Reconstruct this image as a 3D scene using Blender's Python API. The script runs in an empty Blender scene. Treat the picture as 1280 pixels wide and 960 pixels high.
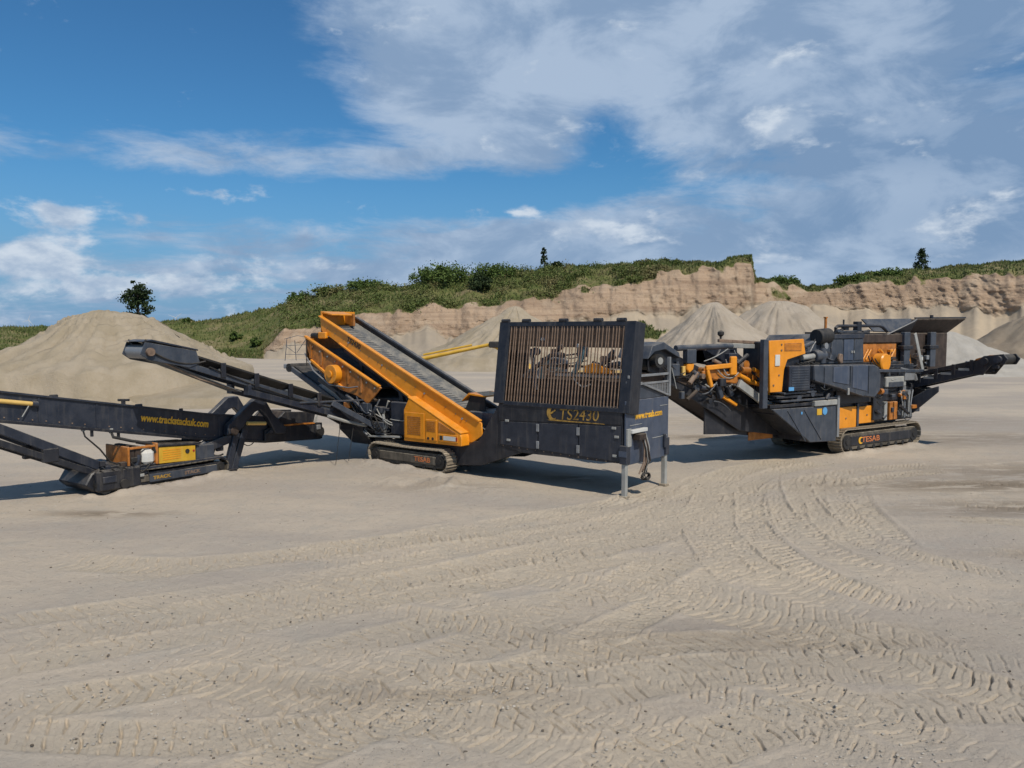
import bpy, bmesh, math, random
import numpy as np
from mathutils import Vector, Matrix
random.seed(7); rng = np.random.default_rng(7)
R = math.radians
scene = bpy.context.scene
col = scene.collection

# ------------------------------------------------------------------ camera
cd = bpy.data.cameras.new('camera'); cam = bpy.data.objects.new('camera', cd); col.objects.link(cam)
cd.sensor_width = 36.0; cd.lens = 36.0*1000/1280
cd.clip_start = 0.1; cd.clip_end = 9000
cam.location = (0, 0, 4.0)
cam.rotation_euler = (R(90)-math.atan(65/1000), 0, 0)
scene.camera = cam

# ------------------------------------------------------------------ sun, sky, exposure
SUN_EL = 50.0
SHADOW = Vector((-0.50, 0.866, 0)).normalized()          # shadows fall away from the camera and to the left
sd = bpy.data.lights.new('sun', 'SUN'); sun = bpy.data.objects.new('sun', sd); col.objects.link(sun)
sd.energy = 3.7; sd.angle = R(0.55); sd.color = (1.0, 0.915, 0.79)
ldir = Vector((SHADOW.x*math.cos(R(SUN_EL)), SHADOW.y*math.cos(R(SUN_EL)), -math.sin(R(SUN_EL))))
sun.rotation_euler = ldir.to_track_quat('-Z', 'Y').to_euler()
scene.view_settings.view_transform = 'Standard'; scene.view_settings.look = 'None'
scene.view_settings.exposure = 0.08; scene.view_settings.gamma = 1.0
scene.view_settings.use_curve_mapping = False
scene.cycles.use_adaptive_sampling = True; scene.cycles.adaptive_threshold = 0.02
scene.cycles.max_bounces = 4; scene.cycles.diffuse_bounces = 2; scene.cycles.glossy_bounces = 2

world = bpy.data.worlds.new('World'); scene.world = world; world.use_nodes = True
wt = world.node_tree; wt.nodes.clear()
class NT:
    """short-hand for building node trees"""
    def __init__(s, t): s.t = t
    def n(s, typ, **kw):
        nd = s.t.nodes.new(typ)
        for k, v in kw.items(): setattr(nd, k, v)
        return nd
    def put(s, sock, v):
        if v is None: return
        if hasattr(v, 'is_output') or isinstance(v, bpy.types.NodeSocket): s.t.links.new(v, sock)
        else: sock.default_value = v
    def m(s, op, a, b=None, c=None, clamp=False):
        nd = s.n('ShaderNodeMath', operation=op, use_clamp=clamp)
        s.put(nd.inputs[0], a); s.put(nd.inputs[1], b); s.put(nd.inputs[2], c)
        return nd.outputs[0]
    def noise(s, vec, scale, detail=6, rough=0.55, dist=0.0, lac=2.0):
        nd = s.n('ShaderNodeTexNoise'); s.put(nd.inputs['Vector'], vec)
        nd.inputs['Scale'].default_value = scale; nd.inputs['Detail'].default_value = detail
        nd.inputs['Roughness'].default_value = rough; nd.inputs['Distortion'].default_value = dist
        nd.inputs['Lacunarity'].default_value = lac
        return nd.outputs['Fac']
    def mix(s, f, a, b):
        nd = s.n('ShaderNodeMix', data_type='RGBA'); s.put(nd.inputs[0], f)
        s.put(nd.inputs[6], a if not isinstance(a, tuple) else (*a, 1)[:4]); s.put(nd.inputs[7], b if not isinstance(b, tuple) else (*b, 1)[:4])
        return nd.outputs[2]
    def rng(s, v, a, b, c=0.0, d=1.0, smooth=True):
        nd = s.n('ShaderNodeMapRange'); nd.interpolation_type = 'SMOOTHSTEP' if smooth else 'LINEAR'
        s.put(nd.inputs[0], v)
        for i, x in enumerate((a, b, c, d)): s.put(nd.inputs[i+1], x)
        return nd.outputs[0]
    def vec(s, x, y, z=0.0):
        nd = s.n('ShaderNodeCombineXYZ'); s.put(nd.inputs[0], x); s.put(nd.inputs[1], y); s.put(nd.inputs[2], z)
        return nd.outputs[0]

w = NT(wt)
sky = w.n('ShaderNodeTexSky', sky_type='NISHITA'); sky.sun_disc = False
sky.sun_elevation = R(SUN_EL); sky.sun_rotation = math.atan2(-SHADOW.x, -SHADOW.y)
sky.altitude = 100; sky.air_density = 1.0; sky.dust_density = 0.6; sky.ozone_density = 2.2
tc = w.n('ShaderNodeTexCoord'); sp = w.n('ShaderNodeSeparateXYZ'); wt.links.new(tc.outputs['Generated'], sp.inputs[0])
dx, dy, dz = sp.outputs
az = w.m('ARCTAN2', dx, dy); el = w.m('ARCSINE', dz)
# cloud layer seen in perspective: the direction carried to a flat layer overhead
k = w.m('DIVIDE', 1.0, w.m('ADD', w.m('MAXIMUM', dz, 0.0), 0.15))
pl = w.vec(w.m('MULTIPLY', dx, k), w.m('MULTIPLY', dy, k), 0.0)
big = w.noise(pl, 0.85, 3, 0.5, 0.2)
mid = w.noise(pl, 1.8, 8, 0.66, 0.35)
ang = w.vec(w.m('MULTIPLY', az, 1.0), w.m('MULTIPLY', el, 1.9), 0.3)
puff = w.noise(ang, 11.0, 8, 0.58, 0.15)
ae = w.vec(az, el, 0.0)
def total(bs):
    o = None
    for a_, e_, sa, se, wt_ in bs:
        v = w.n('ShaderNodeVectorMath', operation='MULTIPLY_ADD'); wt.links.new(ae, v.inputs[0])
        v.inputs[1].default_value = (1/sa, 1/se, 0); v.inputs[2].default_value = (-a_/sa, -e_/se, 0)
        d = w.n('ShaderNodeVectorMath', operation='DOT_PRODUCT'); wt.links.new(v.outputs[0], d.inputs[0]); wt.links.new(v.outputs[0], d.inputs[1])
        o = w.m('MULTIPLY_ADD', w.m('POWER', 0.36788, d.outputs['Value']), wt_, 0.0 if o is None else o)
    return o
veil_places = total([(-0.50, 0.33, 0.24, 0.20, -0.36), (-0.38, 0.200, 0.24, 0.036, 0.27), (0.03, 0.29, 0.21, 0.12, 0.24), (-0.19, 0.33, 0.10, 0.04, 0.10),
    (-0.07, 0.39, 0.13, 0.05, 0.17), (0.25, 0.37, 0.22, 0.06, 0.16), (0.45, 0.26, 0.24, 0.13, 0.24), (-0.03, 0.170, 0.26, 0.026, -0.22), (0.115, 0.225, 0.06, 0.05, -0.22),
    (0.36, 0.10, 0.40, 0.05, 0.15), (0.15, 0.085, 0.5, 0.045, 0.17), (-0.5, 0.06, 0.3, 0.05, 0.05), (-0.60, 0.195, 0.07, 0.03, 0.16), (0.40, 0.415, 0.10, 0.03, -0.14), (-0.28, 0.155, 0.3, 0.022, -0.18), (-0.22, 0.27, 0.07, 0.05, -0.10)])
veil = w.m('ADD', w.m('ADD', w.m('MULTIPLY', big, 0.30), w.m('MULTIPLY_ADD', mid, 0.70, 0.03)), veil_places)
veil_a = w.rng(veil, 0.455, 0.68, 0.0, 0.93)
puff_places = total([(-0.525, 0.078, 0.050, 0.034, 0.31), (-0.46, 0.056, 0.04, 0.016, 0.20), (-0.36, 0.055, 0.065, 0.018, 0.30), (-0.60, 0.03, 0.07, 0.022, 0.26), (-0.505, 0.125, 0.028, 0.014, 0.15),
    (0.05, 0.125, 0.10, 0.022, 0.16), (0.015, 0.146, 0.025, 0.007, 0.16), (0.36, 0.235, 0.16, 0.03, 0.17), (0.23, 0.18, 0.07, 0.02, 0.12), (0.58, 0.15, 0.08, 0.05, 0.13), (-0.35, 0.088, 0.04, 0.012, 0.15)])
pf = w.m('ADD', puff, puff_places)
puff_a = w.rng(pf, 0.60, 0.76, 0.0, 0.94)
grey_places = total([(0.57, 0.215, 0.17, 0.06, 1.0), (0.58, 0.34, 0.12, 0.06, 0.8), (0.36, 0.195, 0.12, 0.02, 0.6), (0.50, 0.12, 0.22, 0.03, 0.5)])
shade = w.m('ADD', w.rng(w.noise(ang, 7.5, 7, 0.60, 0.35), 0.38, 0.62, 0.80, 0.0), w.m('MULTIPLY', grey_places, 0.7), None, True)
veil_col = w.mix(shade, (4.4, 5.5, 7.1), (2.15, 3.3, 5.1))
puff_col = w.mix(w.rng(w.noise(ang, 17.0, 5, 0.6), 0.36, 0.62), (3.9, 5.0, 6.6), (6.6, 7.4, 8.4))
low = w.rng(el, -0.02, 0.22, 1.0, 0.0)
skyc = w.n('ShaderNodeMix', data_type='RGBA', blend_type='MULTIPLY'); skyc.inputs[0].default_value = 1.0
wt.links.new(sky.outputs[0], skyc.inputs[6]); skyc.inputs[7].default_value = (0.345, 0.725, 0.97, 1)
base = w.mix(w.m('MULTIPLY', low, 0.85), skyc.outputs[2], (1.95, 3.35, 5.7))
c1 = w.mix(veil_a, base, veil_col)
c2 = w.mix(puff_a, c1, puff_col)
bg = w.n('ShaderNodeBackground'); bg.inputs['Strength'].default_value = 0.09
wt.links.new(c2, bg.inputs['Color'])
world.cycles.sampling_method = 'MANUAL'; world.cycles.sample_map_resolution = 512
wo = w.n('ShaderNodeOutputWorld'); wt.links.new(bg.outputs[0], wo.inputs[0])

# ------------------------------------------------------------------ materials
def new_mat(name):
    m = bpy.data.materials.new(name); m.use_nodes = True
    t = m.node_tree; b = t.nodes['Principled BSDF']
    return m, NT(t), b
DUST = (0.36, 0.31, 0.235)
def paint(name, colr, rough=0.45, dust=0.25, var=0.25, metallic=0.0, bump=0.15, scale=3.0, rust=0.0, spec=0.5):
    m, n, b = new_mat(name)
    g = n.n('ShaderNodeTexCoord').outputs['Object']
    geo = n.n('ShaderNodeNewGeometry')
    big_ = n.noise(g, scale, 6, 0.6); fine = n.noise(g, scale*14, 5, 0.65)
    dark = tuple(c*(1-var) for c in colr)
    c = n.mix(n.rng(big_, 0.35, 0.65), dark, colr)
    if rust:
        c = n.mix(n.m('MULTIPLY', n.rng(n.noise(g, scale*5, 8, 0.7), 0.56, 0.70), rust), c, (0.13, 0.055, 0.025))
    sx = n.n('ShaderNodeSeparateXYZ'); n.t.links.new(geo.outputs['Normal'], sx.inputs[0])
    up = n.rng(sx.outputs[2], 0.1, 0.9, 0.22, 1.6)
    stm = n.n('ShaderNodeMapping'); stm.inputs['Scale'].default_value = (7.0, 7.0, 0.7); n.t.links.new(g, stm.inputs[0])
    streak = n.rng(n.noise(stm.outputs[0], 1.0, 5, 0.65), 0.50, 0.72)
    c = n.mix(n.m('MULTIPLY', streak, min(0.6, dust*0.75)), c, tuple(0.55*x+0.45*y for x, y in zip(colr, DUST)))
    c = n.mix(n.m('MULTIPLY', n.rng(n.noise(g, scale*9, 6, 0.7), 0.62, 0.70), 0.35), c, tuple(x*0.45 for x in colr))
    d = n.m('MULTIPLY', n.m('MULTIPLY', n.rng(n.m('ADD', n.m('MULTIPLY', big_, .5), n.m('MULTIPLY', fine, .5)), 0.36, 0.68), up), dust, None, True)
    c = n.mix(d, c, DUST)
    n.t.links.new(c, b.inputs['Base Color'])
    n.put(b.inputs['Roughness'], n.m('ADD', n.rng(fine, 0.3, 0.7, rough-0.08, rough+0.12), n.m('MULTIPLY', d, 0.4), None, True))
    b.inputs['Metallic'].default_value = metallic
    b.inputs['Specular IOR Level'].default_value = spec
    bp = n.n('ShaderNodeBump'); bp.inputs['Strength'].default_value = bump; bp.inputs['Distance'].default_value = 0.02
    n.t.links.new(fine, bp.inputs['Height']); n.t.links.new(bp.outputs[0], b.inputs['Normal'])
    return m
M = {}
M['black'] = paint('black_paint', (0.009, 0.012, 0.021), 0.42, 0.26, 0.3)
M['navy'] = paint('blue_black_paint', (0.014, 0.021, 0.038), 0.40, 0.27, 0.25)
M['slate'] = paint('slate_grey_paint', (0.038, 0.050, 0.072), 0.42, 0.32, 0.25)
M['blue'] = paint('dusty_blue_grey_paint', (0.050, 0.070, 0.112), 0.40, 0.30, 0.2)
M['orange'] = paint('orange_paint', (0.78, 0.285, 0.010), 0.36, 0.16, 0.14, rust=0.15)
M['dull_orange'] = paint('grimy_orange_paint', (0.48, 0.160, 0.012), 0.5, 0.40, 0.4, rust=0.7, scale=5)
M['yellow'] = paint('machine_yellow_paint', (0.62, 0.36, 0.02), 0.42, 0.3, 0.2, rust=0.25)
M['steel'] = paint('galvanised_steel', (0.30, 0.31, 0.32), 0.42, 0.3, 0.25, metallic=0.4)
M['pale'] = paint('pale_worn_steel', (0.33, 0.335, 0.32), 0.5, 0.4, 0.25)
M['rust'] = paint('worn_rusty_steel', (0.225, 0.150, 0.105), 0.62, 0.35, 0.45, rust=0.35, scale=6)
M['rust_dark'] = paint('dark_rusty_plate', (0.040, 0.025, 0.019), 0.7, 0.2, 0.5, rust=0.6, scale=4)
M['belt'] = paint('grey_rubber_belt', (0.090, 0.105, 0.120), 0.7, 0.45, 0.3, bump=0.3)
M['rubber'] = paint('black_rubber', (0.014, 0.014, 0.015), 0.65, 0.15, 0.3)
M['trackpad'] = paint('dusty_track_steel', (0.30, 0.25, 0.185), 0.75, 0.75, 0.35, rust=0.3, scale=6)
M['white'] = paint('white_paint', (0.60, 0.60, 0.57), 0.45, 0.3, 0.12)
M['ltyellow'] = paint('pale_yellow_rod', (0.72, 0.47, 0.13), 0.45, 0.2, 0.15)
M['letter'] = paint('yellow_lettering', (0.85, 0.45, 0.025), 0.5, 0.12, 0.2)
M['letter_worn'] = paint('worn_yellow_lettering', (0.42, 0.24, 0.035), 0.6, 0.3, 0.6, rust=0.5, scale=8)
M['letter_orange'] = paint('orange_lettering', (0.55, 0.17, 0.05), 0.55, 0.25, 0.2)
M['letter_black'] = paint('black_lettering', (0.02, 0.02, 0.02), 0.5, 0.1, 0.2)
M['dusty'] = paint('dusty_black_steel', (0.085, 0.072, 0.056), 0.75, 0.75, 0.45)
M['skyblue'] = paint('light_blue_sticker', (0.10, 0.33, 0.62), 0.5, 0.1, 0.15)
M['teal'] = paint('faded_teal_paint', (0.10, 0.20, 0.24), 0.45, 0.3, 0.2)
M['red'] = paint('red_lens', (0.35, 0.03, 0.02), 0.3, 0.1, 0.1)
def glass(name):
    m, n, b = new_mat(name)
    b.inputs['Base Color'].default_value = (0.03, 0.05, 0.06, 1); b.inputs['Roughness'].default_value = 0.08
    b.inputs['Specular IOR Level'].default_value = 0.7
    return m
M['glass'] = glass('dark_cab_glass')

# ------------------------------------------------------------------ mesh helpers
class MB:
    """collects boxes, prisms, beams and tubes; build() links them as ONE mesh object"""
    def __init__(s): s.v = []; s.f = []
    def add(s, vs, fs):
        o = len(s.v); s.v += [tuple(v) for v in vs]; s.f += [tuple(i+o for i in f) for f in fs]; return s
    def box(s, x0, x1, y0, y1, z0, z1):
        return s.add([(x0,y0,z0),(x1,y0,z0),(x1,y1,z0),(x0,y1,z0),(x0,y0,z1),(x1,y0,z1),(x1,y1,z1),(x0,y1,z1)],
                     [(3,2,1,0),(4,5,6,7),(0,1,5,4),(1,2,6,5),(2,3,7,6),(3,0,4,7)])
    def prism(s, poly, y0, y1):                      # polygon in (x,z), extruded along y
        a = sum(p[0]*q[1]-q[0]*p[1] for p, q in zip(poly, poly[1:]+poly[:1]))
        if a < 0: poly = poly[::-1]
        n = len(poly)
        vs = [(x, y0, z) for x, z in poly]+[(x, y1, z) for x, z in poly]
        fs = [tuple(range(n)), tuple(range(2*n-1, n-1, -1))]+[((i+1) % n, i, i+n, (i+1) % n+n) for i in range(n)]
        return s.add(vs, fs)
    def prismx(s, poly, x0, x1):                     # polygon in (y,z), extruded along x
        a = sum(p[0]*q[1]-q[0]*p[1] for p, q in zip(poly, poly[1:]+poly[:1]))
        if a < 0: poly = poly[::-1]
        n = len(poly)
        vs = [(x0, y, z) for y, z in poly]+[(x1, y, z) for y, z in poly]
        fs = [tuple(range(n-1, -1, -1)), tuple(range(n, 2*n))]+[(i, (i+1) % n, (i+1) % n+n, i+n) for i in range(n)]
        return s.add(vs, fs)
    def beam(s, p, q, w_, h_, up=(0, 0, 1)):
        p = Vector(p); q = Vector(q); d = (q-p).normalized(); u = Vector(up)
        if abs(d.dot(u)) > 0.98: u = Vector((1, 0, 0))
        a = d.cross(u).normalized(); b = a.cross(d).normalized()
        vs = []
        for c in (p, q):
            for i, j in ((-1, -1), (1, -1), (1, 1), (-1, 1)): vs.append(c+a*(i*w_/2)+b*(j*h_/2))
        return s.add(vs, [(0,1,2,3),(7,6,5,4),(1,0,4,5),(2,1,5,6),(3,2,6,7),(0,3,7,4)])
    def tube(s, pts, r, n=8):
        pts = [Vector(p) for p in pts]; o = len(s.v); rings = []
        for i, p in enumerate(pts):
            d = (pts[min(i+1, len(pts)-1)]-pts[max(i-1, 0)]).normalized()
            u = Vector((0, 0, 1)) if abs(d.z) < 0.9 else Vector((1, 0, 0))
            a = d.cross(u).normalized(); b = a.cross(d).normalized()
            rr = r[i] if isinstance(r, (list, tuple)) else r
            rings.append([p+(a*math.cos(t)+b*math.sin(t))*rr for t in [2*math.pi*k_/n for k_ in range(n)]])
        vs = [v for g in rings for v in g]; fs = []
        for i in range(len(pts)-1):
            for k_ in range(n):
                fs.append((i*n+k_, i*n+(k_+1) % n, (i+1)*n+(k_+1) % n, (i+1)*n+k_))
        fs.append(tuple(range(n-1, -1, -1))); fs.append(tuple((len(pts)-1)*n+k_ for k_ in range(n)))
        return s.add(vs, fs)
    def cyl(s, p, q, r, n=18): return s.tube([p, q], r, n)
    def hose(s, a, b, sag, r=0.018, n=7, side=(0, 0, 0)):
        a = Vector(a); b = Vector(b); sd_ = Vector(side); pts = []
        for i in range(n+1):
            t = i/n; pts.append(a.lerp(b, t)+Vector((0, 0, -sag*4*t*(1-t)))+sd_*4*t*(1-t))
        return s.tube(pts, r, 6)
    def mesh(s, name, bevel=0.0):
        me = bpy.data.meshes.new(name); me.from_pydata(s.v, [], s.f); me.update()
        bm = bmesh.new(); bm.from_mesh(me)
        bmesh.ops.recalc_face_normals(bm, faces=bm.faces)
        if bevel > 0:
            es = [e for e in bm.edges if len(e.link_faces) == 2 and e.calc_face_angle(0) > R(40)]
            bmesh.ops.bevel(bm, geom=es, offset=bevel, segments=1, affect='EDGES', clamp_overlap=True)
        bm.to_mesh(me); bm.free()
        me.polygons.foreach_set('use_smooth', [True]*len(me.polygons))
        me.set_sharp_from_angle(angle=R(32))
        return me
    def build(s, name, mat, parent=None, bevel=0.0):
        me = s.mesh(name, bevel); me.materials.append(M[mat] if isinstance(mat, str) else mat)
        o = bpy.data.objects.new(name, me); col.objects.link(o)
        if parent is not None: o.parent = parent
        return o
def B(): return MB()
def tag(o, label, cat=None, group=None, kind=None):
    if label: o['label'] = label
    if cat: o['category'] = cat
    if group: o['group'] = group
    if kind: o['kind'] = kind
    return o
def thing(name, label, cat, loc=(0, 0, 0), rz=0.0, group=None):
    o = bpy.data.objects.new(name, None); col.objects.link(o); o.location = loc; o.rotation_euler = (0, 0, rz)
    return tag(o, label, cat, group)
def inst(name, me, parent, loc=(0, 0, 0), rot=(0, 0, 0)):
    o = bpy.data.objects.new(name, me); col.objects.link(o); o.parent = parent; o.location = loc; o.rotation_euler = rot
    return o
def lettering(body, size, mat, parent, org, xd, up, squeeze=1.0, bold=0.0, shear=0.0, name='lettering'):
    cu = bpy.data.curves.new(name, 'FONT'); cu.body = body; cu.size = size; cu.extrude = 0.003; cu.offset = bold; cu.shear = shear
    t = bpy.data.objects.new('tmp_text', cu); col.objects.link(t)
    dg = bpy.context.evaluated_depsgraph_get(); me = bpy.data.meshes.new_from_object(t.evaluated_get(dg))
    bpy.data.objects.remove(t)
    X = Vector(xd).normalized(); Z = X.cross(Vector(up)).normalized(); Y = Z.cross(X)
    mt = Matrix((X*squeeze, Y, Z)).transposed().to_4x4(); mt.translation = Vector(org)
    me.transform(mt); me.name = name; me.materials.clear(); me.materials.append(M[mat])
    o = bpy.data.objects.new(name, me); col.objects.link(o); o.parent = parent
    return o

# value noise for terrain
def _h(ix, iy, iz, seed):
    h = (ix*374761393+iy*668265263+iz*2147483647+seed*1274126177) & 0xffffffff
    h = ((h ^ (h >> 13))*1274126177) & 0xffffffff
    return ((h ^ (h >> 16)) & 0xffff)/65535.0
def vnoise(x, y, z=0.0, seed=0):
    x = np.asarray(x, float); y = np.asarray(y, float)+0*x; z = np.asarray(z, float)+0*x
    ix, iy, iz = [np.floor(a).astype(np.int64) for a in (x, y, z)]
    f = [a-np.floor(a) for a in (x, y, z)]; f = [t*t*(3-2*t) for t in f]
    o = 0
    for i in (0, 1):
        for j in (0, 1):
            for k_ in (0, 1):
                wgt = (f[0] if i else 1-f[0])*(f[1] if j else 1-f[1])*(f[2] if k_ else 1-f[2])
                o = o+wgt*_h(ix+i, iy+j, iz+k_, seed)
    return o
def fbm(x, y, z=0.0, oct_=4, seed=0, gain=0.5):
    o = 0; a = 1; t = 0
    for i in range(oct_):
        o = o+a*vnoise(np.asarray(x)*2**i, np.asarray(y)*2**i, np.asarray(z)*2**i, seed+i); t += a; a *= gain
    return o/t
def grid_mesh(name, X, Y, Z, mat, attrs=None, smooth=True):
    nr, nc = X.shape
    me = bpy.data.meshes.new(name)
    co = np.stack([X, Y, Z], -1).reshape(-1, 3).astype(np.float32)
    idx = np.arange(nr*nc).reshape(nr, nc)
    q = np.stack([idx[:-1, :-1], idx[:-1, 1:], idx[1:, 1:], idx[1:, :-1]], -1).reshape(-1, 4)
    me.vertices.add(len(co)); me.vertices.foreach_set('co', co.ravel())
    me.loops.add(q.size); me.loops.foreach_set('vertex_index', q.ravel().astype(np.int32))
    me.polygons.add(len(q)); me.polygons.foreach_set('loop_start', (np.arange(len(q))*4).astype(np.int32))
    me.polygons.foreach_set('use_smooth', np.full(len(q), smooth))
    me.update(calc_edges=True); me.validate()
    for an, av in (attrs or {}).items():
        a = me.attributes.new(an, 'FLOAT', 'POINT'); a.data.foreach_set('value', av.astype(np.float32).ravel())
    me.materials.append(mat)
    o = bpy.data.objects.new(name, me); col.objects.link(o)
    return o
def quads_object(name, V, mat, parent=None, tri=False):
    """V: (n,4,3) or (n,3,3) loose faces -> one object"""
    k_ = V.shape[1]; n_ = V.shape[0]
    me = bpy.data.meshes.new(name)
    me.vertices.add(n_*k_); me.vertices.foreach_set('co', V.astype(np.float32).ravel())
    me.loops.add(n_*k_); me.loops.foreach_set('vertex_index', np.arange(n_*k_, dtype=np.int32))
    me.polygons.add(n_); me.polygons.foreach_set('loop_start', (np.arange(n_)*k_).astype(np.int32))
    me.update(calc_edges=True); me.materials.append(mat)
    o = bpy.data.objects.new(name, me); col.objects.link(o)
    if parent: o.parent = parent
    return o
# ------------------------------------------------------------------ ground
def ground_mat():
    m, n, b = new_mat('sandy_quarry_floor')
    g = n.n('ShaderNodeTexCoord').outputs['Object']
    at = n.n('ShaderNodeAttribute', attribute_name='tread').outputs['Fac']
    mul = n.n('ShaderNodeMapping'); mul.inputs['Scale'].default_value = (0.35, 1.0, 1.0); n.t.links.new(g, mul.inputs[0])
    a = n.noise(mul.outputs[0], 0.22, 6, 0.6, 0.4); bb = n.noise(g, 1.3, 7, 0.62, 0.3); c_ = n.noise(g, 30.0, 6, 0.7); d_ = n.noise(g, 9.0, 5, 0.6)
    far = n.noise(mul.outputs[0], 0.06, 5, 0.6, 0.5)
    c = n.mix(n.rng(a, 0.36, 0.62), (0.370, 0.322, 0.272), (0.475, 0.402, 0.316))
    c = n.mix(n.m('MULTIPLY', n.rng(bb, 0.45, 0.72), 0.55), c, (0.365, 0.333, 0.285))
    c = n.mix(n.m('MULTIPLY', n.rng(far, 0.50, 0.66), 0.45), c, (0.42, 0.365, 0.28))
    c = n.mix(n.m('MULTIPLY', n.rng(at, 0.1, 1.0), 0.42), c, (0.465, 0.390, 0.285))
    chn = n.n('ShaderNodeAttribute', attribute_name='churn').outputs['Fac']
    c = n.mix(n.m('MULTIPLY', chn, n.rng(n.noise(mul.outputs[0], 2.2, 6, 0.7), 0.36, 0.54)), c, (0.195, 0.155, 0.110))
    c = n.mix(n.m('MULTIPLY', n.rng(d_, 0.52, 0.75), 0.35), c, (0.215, 0.19, 0.155))
    c = n.mix(n.rng(c_, 0.57, 0.72, 0.0, 0.5), c, (0.16, 0.145, 0.125))
    c = n.mix(n.rng(n.noise(g, 42.0, 4, 0.6), 0.66, 0.74, 0.0, 0.5), c, (0.52, 0.48, 0.41))
    n.t.links.new(c, b.inputs['Base Color']); b.inputs['Roughness'].default_value = 0.95; b.inputs['Specular IOR Level'].default_value = 0.15
    hh = n.m('ADD', n.m('MULTIPLY', n.noise(g, 14.0, 8, 0.74), 0.045), n.m('MULTIPLY', n.noise(g, 55.0, 5, 0.7), 0.010))
    bp = n.n('ShaderNodeBump'); bp.inputs['Strength'].default_value = 0.75; bp.inputs['Distance'].default_value = 1.0
    n.t.links.new(hh, bp.inputs['Height']); n.t.links.new(bp.outputs[0], b.inputs['Normal'])
    return m
M['ground'] = ground_mat()
MOUNDS = [(-1.70, 20.7, 0.55, 0.24), (-2.9, 21.3, 0.9, 0.10), (-0.6, 20.0, 0.8, 0.07), (-8.2, 22.6, 0.8, 0.09), (-7.5, 21.6, 0.9, 0.07), (8.9, 29.0, 1.0, 0.12), (-4.2, 23.8, 1.1, 0.08)]
_rm = np.random.default_rng(8)
for ox, oy, an_, s0, s1, l_ in ((2.724, 19.24, -38, -8.7, -5.4, -.46), (10.899, 25.994, 34, -.2, 4.5, -.1), (-9.931, 19.725, 55, 0, 3.3, -.12), (2.724, 19.24, -38, -8.9, -8.8, -.1), (-9.931, 19.725, 55, -.5, -.3, .2), (2.724, 19.24, -38, -.1, .1, -.05)):
    for s in np.arange(s0, s1, 0.28):           # sand pushed up along the tracks
        ca, sa_ = math.cos(R(an_)), math.sin(R(an_)); ll_ = l_+_rm.uniform(-.12, .08)
        MOUNDS.append((ox+s*ca-ll_*sa_, oy+s*sa_+ll_*ca, _rm.uniform(.16, .34), _rm.uniform(.03, .10)))
def relief(x, y):
    z = 0.16*(fbm(x*0.13, y*0.13, 0, 3, 11)-0.5)+0.05*(fbm(x*0.7, y*0.7, 0, 3, 21)-0.5)
    x = np.asarray(x); y = np.asarray(y); z = np.array(z, float)
    near = np.nonzero((y > 15) & (y < 33) & (np.abs(x) < 22)); xs, ys = x[near], y[near]; zs = z[near]
    lump_ = 0.5+1.0*fbm(xs*4, ys*4, 0, 3, 5)
    for mx, my, mr, mh in MOUNDS:
        k_ = np.nonzero((np.abs(xs-mx) < 2.5*mr) & (np.abs(ys-my) < 2.5*mr))[0]
        zs[k_] += mh*np.exp(-((xs[k_]-mx)**2+(ys[k_]-my)**2)/(mr*mr))*lump_[k_]
    z[near] = zs
    return z
TRACKS = [
 [(-7.5,10.5),(-5.2,11.7),(-2.9,13.1),(0,15.4),(2.9,17.6),(4.8,19.8),(6.8,23.4)],
 [(-6.5,9.0),(-4.6,10.2),(-2.2,11.6),(0.6,13.6),(3.3,16.5),(5.2,19.3),(7.3,22.7),(10,24.8)],
 [(-3.6,7.1),(-2.1,8.4),(-0.2,10.2),(2.1,12.9),(4.3,16.1),(6.4,19.8),(9.6,22.7),(13.6,24.1)],
 [(-4.2,12.1),(-1.4,11.1),(0.8,9.8),(2.3,8.6),(3.4,7.2),(3.9,6.2)],
 [(-4.6,10.2),(-1.8,9.4),(0.5,8.4),(1.9,7.5),(2.5,6.7)],
 [(-1.1,13.6),(2.0,12.1),(3.8,10.5),(5.2,9.0),(6.3,8.0)],
 [(6.4,21.5),(5.6,18.4),(5.0,16.1),(4.9,13.8),(5.3,12.3),(5.9,11.1)],
 [(7.5,21.5),(6.1,17.6),(5.7,15.2),(5.9,13.8),(6.5,12.5)],
 [(9.6,22.7),(8.1,18.9),(7.4,16.1),(7.1,14.3)],
 [(5.1,20.3),(4.0,16.8),(3.7,13.8),(3.9,12.1)],
 [(10.3,21.2),(12.9,21.0),(15.9,20.8)],[(9.4,18.9),(11.5,18.3),(13.5,17.6)],[(8.9,17.2),(10.8,16.7),(12.7,16.5)],[(8.3,14.6),(9.4,14.1),(10.5,13.6)],
 [(-4.5,14.2),(0,16.5),(2.2,18.3),(4.4,20.9)],
 [(-4.4,11.0),(-1.0,12.2),(1.7,13.8),(3.8,14.3)],
 [(-5.8,8.0),(-3.6,9.0),(-1.7,10.2),(0.7,11.7),(3.4,12.9)],
 [(-1.2,7.1),(0,8.0),(1.5,9.0),(3.5,9.4),(6.2,9.2)],
 [(-6.8,12.6),(-3.4,14.6),(0.8,17.6),(3.4,19.6),(6.0,23.0)],
 [(0.2,6.4),(1.6,7.4),(3.4,8.2),(5.6,8.4),(8.0,8.0)],
]
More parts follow.
